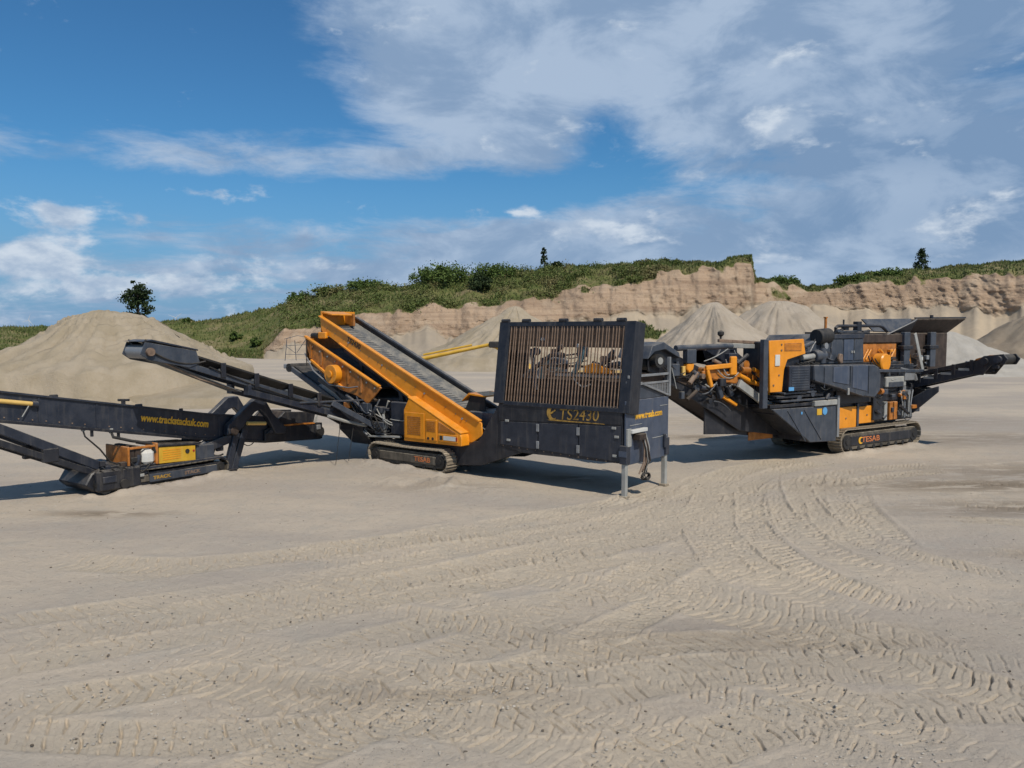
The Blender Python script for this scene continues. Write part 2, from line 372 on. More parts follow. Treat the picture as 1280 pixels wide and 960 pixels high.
TRACKS += [[(-9.0,14.0),(-6.0,13.6),(-3.0,14.8),(-.5,16.9)],[(-5.4,9.6),(-3.2,11.0),(-.8,13.2),(1.8,15.6),(4.2,18.6)],[(-3.8,8.0),(-1.6,8.6),(.8,9.2),(3.2,9.9),(6.0,10.6)],[(1.2,13.0),(3.0,11.4),(4.6,9.6),(5.6,7.8)],[(-6.0,7.8),(-3.0,7.6),(-.4,7.9),(2.0,8.0)],[(2.8,14.6),(4.6,12.8),(6.6,11.6),(9.0,10.8)],[(-2.8,12.4),(0,14.0),(2.6,15.4),(4.8,17.4),(6.4,20.4)],[(8.0,22.5),(7.0,19.0),(6.6,16.4),(7.2,14.2),(8.4,12.6)]]
for base_ in [list(q) for q in TRACKS[:10]]+[list(TRACKS[14]), list(TRACKS[17])]:          # the other wheel of the same axle
    P_ = np.array(base_); d_ = np.gradient(P_, axis=0); nn = np.stack([-d_[:, 1], d_[:, 0]], 1)/np.linalg.norm(d_, axis=1)[:, None]
    TRACKS.append([tuple(q) for q in P_+nn*(0.85 if len(TRACKS) % 2 else -0.9)])
def spline(pts, step=0.12):
    P = np.array(pts, float); P = np.vstack([2*P[0]-P[1], P, 2*P[-1]-P[-2]]); out = []
    for i in range(1, len(P)-2):
        t = np.linspace(0, 1, 16, endpoint=False)[:, None]; a, b, c, d = P[i-1], P[i], P[i+1], P[i+2]
        out.append(0.5*((2*b)+(c-a)*t+(2*a-5*b+4*c-d)*t**2+(-a+3*b-3*c+d)*t**3))
    return np.vstack(out+[P[-2][None]])
def treads(X, Y):
    Z = np.zeros_like(X); A = np.zeros_like(X)
    r0 = np.where((Y[:, 0] > 5.5) & (Y[:, 0] < 27))[0]
    Xs, Ys = X[r0], Y[r0]; Zs = np.zeros_like(Xs); As = np.zeros_like(Xs)
    rowY = Ys[:, 0]
    for ti, tr in enumerate(TRACKS):
        S = spline(tr); L = 0.0
        hw = 0.40+0.07*((ti*7) % 3-1); pitch = 0.185+0.02*((ti*5) % 3); dep = (0.034, 0.024, 0.042, 0.030)[ti % 4]*(0.85 if ti > 9 else 1)*(1.6 if ti in (6, 7, 8, 9) else 1)
        U = np.full(Xs.shape, np.nan); V = np.full(Xs.shape, 9.0); ln = 0
        for i in range(len(S)-1):
            p, q = S[i], S[i+1]; d = q-p; ll = math.hypot(*d)
            if ll < 1e-6: continue
            d = d/ll; m_ = hw*1.5
            ra = np.searchsorted(rowY, min(p[1], q[1])-m_); rb = np.searchsorted(rowY, max(p[1], q[1])+m_)
            if rb <= ra: L += ll; continue
            sx, sy = Xs[ra:rb], Ys[ra:rb]
            u = (sx-p[0])*d[0]+(sy-p[1])*d[1]; v = -(sx-p[0])*d[1]+(sy-p[1])*d[0]
            ok = (u >= -0.06) & (u <= ll+0.06) & (np.abs(v) < m_)
            old = V[ra:rb]; better = ok & (np.abs(v) < np.abs(old))
            old[better] = v[better]; uu = U[ra:rb]; uu[better] = L+u[better]
            L += ll
        ok = np.abs(V) < hw*1.5
        v = V[ok]/hw; u = U[ok]; x_, y_ = Xs[ok], Ys[ok]
        wob = 0.12*(fbm(x_*2.6, y_*2.6, 0, 3, 40+ti)-0.5)
        ph = (u+wob+(0.11*np.abs(v)+0.5*pitch*(v > 0) if ti % 3 else 0.16*v))/pitch
        fr = ph-np.floor(ph)
        brk = vnoise(u/pitch*1.0, v*2.5, 0, 90+ti)
        lug = np.clip((0.021-np.abs(fr-0.5)*pitch)/0.010, 0, 1)*np.clip(2.4*brk-0.35, 0.15, 1.7)+0.25*np.clip((fr-0.5)/0.5, 0, 1)*(fr > 0.5)
        side = np.clip((1-np.abs(v))/0.12, 0, 1)
        gap = np.clip((np.abs(v)-0.03)/0.06, 0.35, 1)
        fade = np.clip(0.62+1.5*(fbm(x_*0.45, y_*0.45, 0, 3, 60+ti)-0.45), 0.1, 1.15)*np.clip(np.minimum(u, L-u)/1.2, 0, 1)
        h = -1.15*dep*lug*side*gap*fade
        h += -0.012*np.exp(-(v/0.8)**4)*fade+(0.030 if ti in (6, 7, 8, 9, 27) else 0.012)*np.exp(-((np.abs(v)-1.15)/0.16)**2)*fade*(0.4+0.9*vnoise(x_*5, y_*5, 0, 3))
        Zs[ok] = np.where(np.abs(h) > np.abs(Zs[ok]), h, Zs[ok]); As[ok] = np.maximum(As[ok], fade*np.clip((1.2-np.abs(v))/0.3, 0, 1))
    Z[r0] = Zs; A[r0] = As
    return Z, A
yy = np.concatenate([[-120, -30, 2.5], 1/np.linspace(1/5.0, 1/6.6, 12), 1/np.linspace(1/6.7, 1/30.0, 600), 1/np.linspace(1/30.3, 1/140., 110), [160, 190, 240, 320, 450, 700, 1200, 2500, 5000]])
uc = np.linspace(-0.74, 0.74, 1120); ue = np.array([0.78, 0.85, 1.0, 1.3, 2.0, 4.0, 9.0])
uu = np.concatenate([-ue[::-1], uc, ue])
wid = np.where(yy < 5, 12.0, np.maximum(yy, 12.0)*0+yy)
wid[:3] = (40, 14, 6)
GX = uu[None, :]*wid[:, None]; GY = np.repeat(yy[:, None], len(uu), 1)
GZ = relief(GX, GY); GZ = GZ*np.clip(1.6-GY/160, 0, 1)
tz, ta = treads(GX, GY)
GZ = GZ+tz+0.018*(fbm(GX*5, GY*5, 0, 3, 33)-0.5)*(np.clip((60-GY)/30, 0, 1))
CH = 0*GX
for px_, py_, rx_, ry_, a_ in ((12.5, 20.8, 4.0, 1.0, .9), (12.0, 18.0, 3.0, 1.0, .8), (10.8, 14.2, 1.8, .5, .8), (15.5, 22.5, 4.0, 1.6, .7), (7.5, 30.5, 2.2, .8, .9), (1.8, 22.0, 1.2, .5, .8), (-9.0, 17.6, 1.4, .3, .9), (-2.0, 20.4, 1.6, .5, .5), (3.0, 10.2, 3.0, .8, .35), (-1.0, 8.6, 2.5, .5, .3), (18.0, 30.0, 8.0, 2.0, .5), (14.0, 36.0, 9.0, 2.5, .5)):
    CH = np.maximum(CH, a_*np.exp(-((GX-px_)/rx_)**2-((GY-py_)/ry_)**2))
ground = grid_mesh('ground', GX, GY, GZ, M['ground'], {'tread': ta, 'churn': CH}); ground['kind'] = 'structure'

# ------------------------------------------------------------------ quarry face and grassed top
def bank_mat():
    m, n, b = new_mat('sand_cliff_and_turf')
    g = n.n('ShaderNodeTexCoord').outputs['Object']
    gr = n.n('ShaderNodeAttribute', attribute_name='turf').outputs['Fac']
    cl = n.n('ShaderNodeAttribute', attribute_name='face').outputs['Fac']
    st = n.n('ShaderNodeMapping'); st.inputs['Scale'].default_value = (0.05, 0.05, 1.3); n.t.links.new(g, st.inputs[0])
    vt = n.n('ShaderNodeMapping'); vt.inputs['Scale'].default_value = (0.8, 0.8, 0.30); n.t.links.new(g, vt.inputs[0])
    strata = n.noise(st.outputs[0], 1.0, 6, 0.65, 0.3); run = n.noise(vt.outputs[0], 1.0, 6, 0.65, 0.2); pat = n.noise(g, 0.16, 6, 0.65, 0.4); fine = n.noise(g, 1.4, 8, 0.75)
    talus = n.mix(n.rng(pat, 0.35, 0.65), (0.40, 0.325, 0.235), (0.31, 0.26, 0.20))
    c = n.mix(n.rng(strata, 0.38, 0.62), (0.41, 0.300, 0.208), (0.295, 0.210, 0.145))
    c = n.mix(n.m('MULTIPLY', n.rng(run, 0.52, 0.74), 0.6), c, (0.225, 0.165, 0.115))
    c = n.mix(n.m('MULTIPLY', n.rng(pat, 0.48, 0.7), 0.5), c, (0.47, 0.38, 0.28))
    c = n.mix(n.rng(fine, 0.56, 0.75, 0.0, 0.45), c, (0.15, 0.11, 0.075))
    c = n.mix(cl, talus, c)
    tcol = n.mix(n.rng(n.noise(g, 0.35, 7, 0.7), 0.36, 0.64), (0.085, 0.105, 0.030), (0.155, 0.150, 0.058))
    tcol = n.mix(n.rng(n.noise(g, 0.13, 6, 0.7), 0.46, 0.64, 0.0, 0.85), tcol, (0.235, 0.185, 0.105))
    c = n.mix(n.rng(n.m('ADD', gr, n.m('MULTIPLY', n.m('SUBTRACT', fine, 0.5), 0.7)), 0.4, 0.6), c, tcol)
    n.t.links.new(c, b.inputs['Base Color']); b.inputs['Roughness'].default_value = 0.95; b.inputs['Specular IOR Level'].default_value = 0.1
    bp = n.n('ShaderNodeBump'); bp.inputs['Strength'].default_value = 0.6; bp.inputs['Distance'].default_value = 0.7
    n.t.links.new(n.m('ADD', n.m('MULTIPLY', fine, n.m('MULTIPLY_ADD', cl, 0.75, 0.25)), n.m('MULTIPLY', run, n.m('MULTIPLY', cl, 0.8))), bp.inputs['Height']); n.t.links.new(bp.outputs[0], b.inputs['Normal'])
    return m
M['bank'] = bank_mat()
# bearing (tan), foot distance, then (rise per metre, distance) of face foot, face top and crest
PROF = np.array([
 [-2.2, 110, -.025, 112, -.023, 114, .003, 150],
 [-.64, 110, -.025, 112, -.023, 114, .003, 150],
 [-.45, 125, -.027, 126, -.025, 127, .011, 165],
 [-.35, 125, -.026, 126, -.025, 127, .018, 165],
 [-.315, 120, -.028, 122, -.025, 123, .024, 160],
 [-.29, 118, -.027, 121, -.003, 124, .031, 155],
 [-.24, 115, -.021, 121, .013, 126, .044, 150],
 [-.18, 112, -.013, 122, .023, 127, .054, 148],
 [-.14, 110, -.007, 122, .031, 127, .055, 146],
 [-.08, 108, -.001, 122, .036, 128, .068, 148],
 [-.03, 108, .005, 122, .036, 128, .070, 148],
 [.04, 110, .013, 123, .047, 130, .079, 146],
 [.12, 112, .019, 124, .063, 131, .083, 142],
 [.19, 112, .021, 125, .077, 131, .088, 138],
 [.26, 112, .023, 126, .083, 131, .088, 136],
 [.297, 112, .024, 127, .090, 131, .095, 134],
 [.303, 112, .024, 137, .063, 142, .068, 150],
 [.36, 110, .026, 142, .053, 146, .057, 156],
 [.40, 110, .026, 142, .054, 146, .059, 158],
 [.43, 110, .026, 140, .060, 144, .071, 160],
 [.49, 110, .024, 138, .067, 142, .076, 160],
 [.56, 110, .023, 134, .069, 138, .081, 160],
 [.64, 110, .026, 128, .070, 132, .087, 155],
 [2.2, 110, .026, 128, .070, 132, .087, 155]])
tb = np.concatenate([np.linspace(-2.2, -.76, 60), np.linspace(-.75, .75, 1000), np.linspace(.76, 2.2, 60)])
pc = [np.interp(tb, PROF[:, 0], PROF[:, i]) for i in range(8)]
rows = []
def zof(rise, d): return 4.0+rise*d
z_f, z_c, z_t, z_p = -0.3+0*tb, zof(pc[2], pc[3]), zof(pc[4], pc[5]), zof(pc[6], pc[7])
z_c = np.maximum(z_c, 0.1); z_t = np.maximum(z_t, z_c+0.05)
jag = (fbm(tb*60, 0*tb, 0, 3, 71)-0.5)
z_p = z_p+1.0*(fbm(tb*40, 0*tb, 0, 3, 72)-0.5)+0.5*(fbm(tb*160, 0*tb, 0, 2, 73)-0.5)
z_c = z_c+np.where(z_t-z_c > 1, 4.2*(fbm(tb*26, 0*tb, 0, 4, 74)-0.42), 0); z_c = np.clip(z_c, 0.1, z_t-0.05)
z_t = z_t+np.where(z_t-z_c > 1, 1.8*jag, 0)
for t in np.linspace(0, 1, 34)[:-1]:
    rows.append((pc[1]+(pc[3]-pc[1])*t, z_f+(z_c-z_f)*(t**1.35), 0*tb, 0*tb+0.0, t))
for t in np.linspace(0, 1, 60)[:-1]:
    rows.append((pc[3]+(pc[5]-pc[3])*(0.55*t+0.45*t**3), z_c+(z_t-z_c)*t, np.where(z_t-z_c > 0.6, np.clip(t/0.14+0.8*(fbm(tb*120, 0*tb, 0, 2, 75)-0.5), 0, 1), 0.0)+0*tb, 0*tb+0.0, 1+t))
for t in np.linspace(0, 1, 40):
    rows.append((pc[5]+(pc[7]-pc[5])*t, z_t+(z_p-z_t)*(1.25*t-0.25*t*t), 0*tb, 0*tb+1.0, 2+t))
for dd in (6, 20, 60, 140, 260):
    rows.append((pc[7]+dd, z_p-0.002*dd-0.02*dd*np.clip(tb+1, 0, 0.4), 0*tb, 0*tb+1.0, 3.5))
rows.append((pc[7]+270, 0*tb-3, 0*tb, 0*tb+1.0, 3.5))
D = np.array([r[0] for r in rows]); ZZ = np.array([r[1] for r in rows]); FACE = np.array([r[2] for r in rows]); TURF = np.array([r[3] for r in rows]); TT = np.array([[r[4]]*len(tb) for r in rows])
TB = np.repeat(tb[None, :], len(rows), 0)
X0 = TB*D; Y0 = D.copy()
gul = fbm(X0*0.42, ZZ*0.07, 0, 4, 81, 0.55); rid = np.abs(fbm(X0*0.16, ZZ*0.05, 0, 3, 82)-0.5)*2
on = np.clip(np.minimum((TT-0.75)/0.3, (2.15-TT)/0.25), 0, 1)*np.clip((z_t-z_c)/3, 0, 1)[None, :]
disp = on*(2.4*(gul-0.5)+1.8*(rid-0.3)+1.1*(fbm(X0*0.9, ZZ*1.1, 0, 4, 83, 0.6)-0.5)+0.35*np.round(3*fbm(X0*0.22, ZZ*0.5, 0, 2, 89))/3)
sl = np.where(TT < 1, 1, 0)*(2.4*(fbm(X0*0.10, Y0*0.06, 0, 5, 84)-0.42))*np.clip(TT/0.4, 0, 1)*np.clip((1.0-TT)/0.12, 0.25, 1)
vegb = np.where(TT > 2, 1, 0)*1.0*(fbm(X0*0.3, Y0*0.3, 0, 4, 85)-0.5)*np.clip((TT-2)/0.2, 0, 1)
Y0 = Y0+disp; X0 = X0+TB*disp; ZZ = ZZ+sl+vegb
grass_cols = np.clip((-.30-tb)/.02, 0, 1)[None, :]
TURF = np.maximum(TURF, grass_cols*(TT > 0.0))
# turf slides a little over the face edge, more on the shrubby part
edge = np.clip((TT-1.86+0.75*(fbm(X0*0.35, ZZ*0.5, 0, 3, 86)-0.5)+0.12*np.exp(-((TB-0.02)/0.12)**2))/0.2, 0, 1)
TURF = np.maximum(TURF, edge*(TT < 2))
weedy = np.exp(-(((TB-0.17)/0.035)**2+((TT-0.72)/0.22)**2))+0.9*np.exp(-(((TB-0.34)/0.04)**2+((TT-1.62)/0.35)**2))
TURF = np.maximum(TURF, np.clip(weedy*(0.1+1.0*fbm(X0*0.5, Y0*0.5, 0, 3, 87)), 0, 1))
hill = grid_mesh('quarry_hill', X0, Y0, ZZ, M['bank'], {'turf': TURF, 'face': FACE}); hill['kind'] = 'structure'
HX, HY, HZ, HT, HTT = X0, Y0, ZZ, TURF, TT

# ------------------------------------------------------------------ stockpiles
def pile_mat(name, c1, c2):
    m, n, b = new_mat(name)
    g = n.n('ShaderNodeTexCoord').outputs['Object']
    at = n.n('ShaderNodeAttribute', attribute_name='rill').outputs['Fac']
    c = n.mix(n.rng(n.noise(g, 0.5, 7, 0.65), 0.36, 0.64), c1, c2)
    c = n.mix(n.m('MULTIPLY', at, 0.45), c, tuple(x*0.72 for x in c1))
    f = n.noise(g, 6.0, 8, 0.75)
    c = n.mix(n.rng(f, 0.58, 0.74, 0, 0.4), c, tuple(x*0.55 for x in c1))
    n.t.links.new(c, b.inputs['Base Color']); b.inputs['Roughness'].default_value = 0.95; b.inputs['Specular IOR Level'].default_value = 0.1
    bp = n.n('ShaderNodeBump'); bp.inputs['Strength'].default_value = 0.6; bp.inputs['Distance'].default_value = 0.15
    n.t.links.new(f, bp.inputs['Height']); n.t.links.new(bp.outputs[0], b.inputs['Normal'])
    return m
M['pile_sand'] = pile_mat('sand_pile', (0.315, 0.262, 0.185), (0.375, 0.315, 0.235))
M['pile_grey'] = pile_mat('grey_gravel_pile', (0.325, 0.275, 0.215), (0.385, 0.33, 0.265))
M['pile_pale'] = pile_mat('pale_gravel_pile', (0.345, 0.32, 0.28), (0.395, 0.37, 0.33))
M['pile_dark'] = pile_mat('dark_sand_pile', (0.235, 0.19, 0.14), (0.29, 0.24, 0.18))
def pile(name, label, mat, cx, cy, h, rx, ry, seed, flat=0.08, rills=0.06, ridge=0.0, n_=200, nr=90, base=0.0, prints=0.0):
    th = np.linspace(0, 2*math.pi, n_+1); rr = np.linspace(0, 1.5, nr)
    TH, RR = np.meshgrid(th, rr); ct, st_ = np.cos(TH), np.sin(TH)
    lump = 1+0.34*(fbm(ct*1.5+5, st_*1.5+5, 0, 3, seed)-0.5)
    x = ct*RR*rx*lump; y = st_*RR*ry*lump
    if ridge: x = x+np.sign(ct)*ridge*np.clip(np.abs(ct)*3, 0, 1)*np.clip(RR*3, 0, 1)
    prof = np.where(RR < 1, 1+flat-np.sqrt(RR**2+flat**2*0.9+0.0025), 0.0)+0.10*np.exp(-((RR-1.0)/0.16)**2)*(RR < 1.5)
    prof = np.where(RR < 1, prof*1.0, prof); prof = prof-0.10*np.clip((RR-1)/0.5, 0, 1)
    g = np.abs(fbm(TH/(2*math.pi)*64, RR*1.6, 0, 3, seed+5)-0.5)*2
    g = np.where(TH > 2*math.pi-0.3, g*(2*math.pi-TH)/0.3, g)
    rl = np.clip(g-0.15, 0, 1)*np.clip(RR*2, 0, 1)*np.clip((1.25-RR)*3, 0, 1)
    z = h*prof-rills*h*rl+0.13*h*(fbm(x*0.7/ max(rx/8, .6), y*0.7/max(rx/8, .6), 0, 4, seed+9)-0.5)*np.clip((1.45-RR)*3, 0, 1)
    if prints:
        rake = np.exp(-((RR-0.58)/0.22)**2)*np.clip(3*fbm(TH*2.2, RR*2, 0, 3, seed+40)-1.2, 0, 1)
        fur = np.abs(((TH*38+2.2*fbm(x*.8, y*.8, 0, 2, seed+41)) % 1)-0.5)*2
        z = z-0.16*rake*np.clip(1-fur*2.2, 0, 1); rl = np.maximum(rl, 0.6*rake*np.clip(1-fur*2.2, 0, 1))
    if prints:                                             # machine tracks and slumps pressed into the flank
        band = np.exp(-((RR-0.62-0.1*np.sin(TH*3))/0.16)**2)+np.exp(-((RR-0.33)/0.1)**2)
        z = z+prints*band*(np.abs(np.sin((RR*h*9+fbm(x, y, 0, 2, seed)*2)))-0.5)*np.clip(fbm(x*0.5, y*0.5, 0, 3, seed+3)*3-1.1, 0, 1)
    o = grid_mesh(name, x, y, z+base, M[mat], {'rill': rl})
    o.location = (cx, cy, 0)
    return tag(o, label, 'stockpile', 'stockpiles on the quarry floor')
pile('stockpile', 'large sand stockpile with flattened top behind the yellow-lettered stacker', 'pile_sand', -25.4, 51.0, 5.35, 8.6, 8.6, 3, 0.26, 0.10, prints=0.5)
pile('stockpile', 'low sand heap spread at the foot of the large flattened stockpile', 'pile_sand', -15.0, 46.5, 1.3, 8.5, 4.5, 4, 0.3, 0.04)
pile('stockpile', 'grey cone stockpile behind the magnet, first of the two beside each other', 'pile_grey', 20.6, 82.0, 7.0, 9.6, 9.6, 14, 0.05, 0.09)
pile('stockpile', 'taller grey cone stockpile behind the orange radiator panel', 'pile_grey', 29.0, 87.0, 7.7, 11.8, 11.0, 24, 0.08, 0.09)
pile('stockpile', 'sand stockpile whose peak shows above the tilted bar grid', 'pile_sand', 0.4, 92.0, 6.9, 11.0, 10.0, 34, 0.06, 0.09)
pile('stockpile', 'pale gravel stockpile behind the crusher feed hopper', 'pile_pale', 42.5, 78.0, 4.1, 9.5, 7.0, 44, 0.05, 0.03)
pile('stockpile', 'low pale heap just visible over the crusher engine house', 'pile_pale', 34.0, 100.0, 6.0, 9.0, 8.0, 46, 0.05, 0.03)
pile('stockpile', 'dark brown stockpile cut off by the right edge of the picture', 'pile_dark', 65.0, 92.0, 9.4, 13.5, 12.0, 54, 0.05, 0.05)

# ------------------------------------------------------------------ loose stones and clods on the floor
ico = np.array([(0,0,1),(.894,0,.447),(.276,.851,.447),(-.724,.526,.447),(-.724,-.526,.447),(.276,-.851,.447),(.724,.526,-.447),(-.276,.851,-.447),(-.894,0,-.447),(-.276,-.851,-.447),(.724,-.526,-.447),(0,0,-1)])
icf = np.array([(0,1,2),(0,2,3),(0,3,4),(0,4,5),(0,5,1),(1,6,2),(2,7,3),(3,8,4),(4,9,5),(5,10,1),(6,7,2),(7,8,3),(8,9,4),(9,10,5),(10,6,1),(11,7,6),(11,8,7),(11,9,8),(11,10,9),(11,6,10)])
def stones(name, n_, smin, smax, mat, seed, ylo=6.8, yhi=30):
    r = np.random.default_rng(seed)
    iy = r.uniform(1/yhi, 1/ylo, n_); y = 1/iy; x = r.uniform(-.72, .72, n_)*y
    cl = fbm(x*0.8, y*0.8, 0, 3, seed) > 0.46; x, y = x[cl], y[cl]; k_ = len(x)
    s = smin+(smax-smin)*r.random(k_)**4
    z = relief(x, y)+s*0.25
    V = ico[None]*s[:, None, None]*np.stack([r.uniform(.7, 1.3, k_), r.uniform(.7, 1.3, k_), r.uniform(.4, .8, k_)], -1)[:, None, :]
    V = V*(1+0.25*(r.random((k_, 12, 1))-0.5))+np.stack([x, y, z], -1)[:, None, :]
    me = bpy.data.meshes.new(name)
    F = (icf[None]+12*np.arange(k_)[:, None, None]).reshape(-1, 3)
    me.from_pydata(V.reshape(-1, 3).tolist(), [], F.tolist()); me.materials.append(M[mat])
    o = bpy.data.objects.new(name, me); col.objects.link(o); return o
M['stone'] = paint('pale_stone', (0.46, 0.42, 0.36), 0.9, 0.2, 0.5, scale=1.5)
M['clod'] = paint('dark_clod', (0.13, 0.105, 0.08), 0.95, 0.2, 0.4, scale=2)
tag(stones('gravel', 14000, 0.003, 0.019, 'stone', 91), 'small pale stones lying loose on the sandy floor', 'gravel', kind='stuff')
tag(stones('clods', 1600, 0.003, 0.020, 'clod', 95), 'small dark clods lying loose on the sandy floor', 'clods', kind='stuff')
# ------------------------------------------------------------------ vegetation
def leaf_mat(name, a, b_, c_=None):
    m, n, b = new_mat(name)
    geo = n.n('ShaderNodeNewGeometry'); rp = geo.outputs['Random Per Island']
    g = n.n('ShaderNodeTexCoord').outputs['Object']
    c = n.mix(rp, a, b_)
    if c_: c = n.mix(n.rng(n.noise(g, 0.25, 5, 0.65), 0.46, 0.64, 0, 0.85), c, c_)
    n.t.links.new(c, b.inputs['Base Color']); b.inputs['Roughness'].default_value = 0.7; b.inputs['Specular IOR Level'].default_value = 0.2
    return m
M['leaf'] = leaf_mat('bush_leaves', (0.045, 0.080, 0.018), (0.105, 0.150, 0.036))
M['leaf_dark'] = leaf_mat('dark_tree_leaves', (0.016, 0.030, 0.012), (0.045, 0.068, 0.024))
M['leaf_mix'] = leaf_mat('shrub_leaves', (0.055, 0.085, 0.020), (0.125, 0.150, 0.042), (0.19, 0.165, 0.075))
M['grassblade'] = leaf_mat('grass_blades', (0.055, 0.086, 0.022), (0.112, 0.130, 0.042), (0.155, 0.135, 0.065))
M['bark'] = paint('bark', (0.06, 0.045, 0.032), 0.9, 0.1, 0.4)
def leaves(cent, size, r):
    """random tilted quads at cent (n,3)"""
    n_ = len(cent); a = r.normal(size=(n_, 3)); a /= np.linalg.norm(a, axis=1)[:, None]
    b = np.cross(a, r.normal(size=(n_, 3))); b /= np.linalg.norm(b, axis=1)[:, None]
    s = (size*(0.6+0.8*r.random(n_)))[:, None]
    return np.stack([cent-a*s*.5-b*s*.15, cent+b*s*.35-a*s*.05, cent+a*s*.5+b*s*.1, cent-b*s*.3+a*s*.05], 1)
def crown_points(r, n_clump, per, rx, rz, zc, clump, shape='round'):
    pts = []; tips = []
    for i in range(n_clump):
        d = r.normal(size=3); d /= np.linalg.norm(d); q = r.random()**0.45
        c = np.array([d[0]*rx*q, d[1]*rx*q, zc+d[2]*rz*q])
        if shape == 'cone':
            t = r.random()**0.8; rad = rx*(1-0.85*t)*r.random()**0.5; an = r.random()*6.28
            c = np.array([rad*math.cos(an), rad*math.sin(an), zc-rz+2*rz*t])
        cs = clump*(0.35+1.2*r.random()**2); c[0] *= 0.75+0.5*vnoise(c[2]*1.3, 0.5, 0, 9); tips.append(c)
        pts.append(c+np.clip(r.normal(size=(per, 3)), -1.6, 1.6)*cs*np.array([.5, .5, .38]))
    return np.vstack(pts), tips
def tree(name, label, cat, loc, h, rx, seed, mat, shape='round', trunk=0.25, n_clump=70, per=46, leaf=0.3, lean=0.0, bare=0.16, group=None):
    r = np.random.default_rng(seed); t = thing(name, label, cat, loc, 0.0, group)
    rz = h*(1-bare)/2; zc = h*bare+rz
    P, tips = crown_points(r, n_clump, per, rx, rz, zc, rx*0.30, shape)
    P[:, 0] += lean*P[:, 2]
    b = MB(); top = h*0.82
    b.tube([(0, 0, -0.4), (lean*h*.2+.05, 0, h*.25), (lean*h*.5, .05, h*.55), (lean*top, 0, top)], [trunk, trunk*.8, trunk*.5, trunk*.12], 8)
    for c in tips[::5]:
        z0 = max(h*bare*0.8, c[2]*0.55); b.tube([(lean*z0, 0, z0), (c[0]*.5+lean*c[2]*.8, c[1]*.5, (z0+c[2])*.52), (c[0]+lean*c[2], c[1], c[2])], [trunk*.32, trunk*.2, trunk*.06], 5)
    b.build('trunk', 'bark', t)
    quads_object('crown', leaves(P, np.full(len(P), leaf), r), M[mat], t)
    return t
def hill_z(tbv, d):
    j = int(np.argmin(np.abs(tb-tbv))); i = int(np.argmin(np.abs(HY[:, j]-d)+np.where(HTT[:, j] < 1.9, 50, 0)))
    return HX[i, j], HY[i, j], HZ[i, j]
x, y, z = hill_z(-.466, 163); tree('tree', 'dark rounded tree on the grass bank behind the flattened stockpile', 'tree', (x, y, z-.1), 8.6, 3.1, 5, 'leaf_dark', trunk=.32, n_clump=95, per=60, leaf=.40, lean=.02, bare=.06)
x, y, z = hill_z(.040, 146); tree('tree', 'slim young tree on the hill crest above the bar grid', 'tree', (x, y, z-.2), 3.6, 1.0, 15, 'leaf_dark', 'cone', .1, 34, 40, .24, bare=.05)
x, y, z = hill_z(.508, 162); tree('tree', 'lone conical tree on the grassy plateau above the crusher', 'tree', (x, y, z-.2), 4.2, 1.65, 25, 'leaf_dark', 'cone', .15, 60, 46, .30, bare=.02)
def bush(label, tbv, d, h, rx, seed, mat='leaf', dz=-0.3):
    x, y, z = hill_z(tbv, d)
    return tree('bush', label, 'bush', (x, y, z+dz), h, rx, seed, mat, 'round', .07, max(18, int(rx*24)), 50, .34, bare=.02, group='bushes on the quarry hill')
bush('small round bush beside the slim young tree on the crest', .057, 146, 1.7, 1.0, 41, 'leaf_dark')
bush('large green bush at the high point of the shrub belt, behind the orange conveyor', -.085, 142, 3.3, 5.4, 42)
bush('broad green bush adjoining the largest bush, nearer the bar grid', -.022, 143, 2.5, 3.8, 43)
bush('dark bush hanging at the cliff edge above the bar grid', -.040, 134, 3.0, 2.0, 44, 'leaf_dark')
bush('low bush on the shrub belt uphill of the orange conveyor head', -.182, 147, 2.0, 3.6, 45)
bush('bush halfway up the shrub belt over the orange screen box', -.225, 148, 1.8, 3.4, 46, 'leaf_mix')
bush('leafy bush where the shrub belt starts above the grass bank', -.262, 150, 2.2, 2.6, 47)
bush('single dark bush on the grass bank beside the conveyor head', -.345, 134, 1.7, 1.1, 48, 'leaf')
bush('round bush at the foot of the grass bank near the lattice frame', -.318, 127, 1.6, 1.1, 49, 'leaf')
bush('small shrub high on the grass bank behind the stacker', -.405, 160, 1.2, .8, 50, 'leaf')
bush('low green bushes patch in the saddle beside the cliff corner', .335, 150, 1.1, 3.0, 51)
bush('spreading bush where the plateau edge rises again', .425, 150, 1.1, 3.8, 52)
bush('dense bush on the plateau edge left of the conical tree', .465, 152, 0.9, 3.4, 53)
# low shrubs and rough grass over the crest: too many to count
r = np.random.default_rng(77)
def turf_points(n_, cond):
    cand = np.argwhere(cond); w_ = np.ones(len(cand))
    pk = cand[r.integers(0, len(cand), n_)]; i, j = pk[:, 0], pk[:, 1]
    i2 = np.minimum(i+1, HX.shape[0]-1); j2 = np.minimum(j+1, HX.shape[1]-1); a, b = r.random(n_), r.random(n_)
    f = lambda A: A[i, j]*(1-a)*(1-b)+A[i2, j]*a*(1-b)+A[i, j2]*(1-a)*b+A[i2, j2]*a*b
    return np.stack([f(HX), f(HY), f(HZ)], -1)
TBm = np.repeat(tb[None, :], HX.shape[0], 0)
vis = (np.abs(TBm) < 0.74) & (HTT < 3.2)
shr = turf_points(3600, vis & (HT > 0.6) & (HTT > 1.6) & (TBm > -.29) & (TBm < .21))
keep = fbm(shr[:, 0]*.25, shr[:, 1]*.25, 0, 3, 5) > 0.50; shr = shr[keep]
sz = 0.35+0.75*r.random(len(shr))**2*(1.2-1.1*np.clip((shr[:, 0]/shr[:, 1]-.05)/.15, 0, 1))
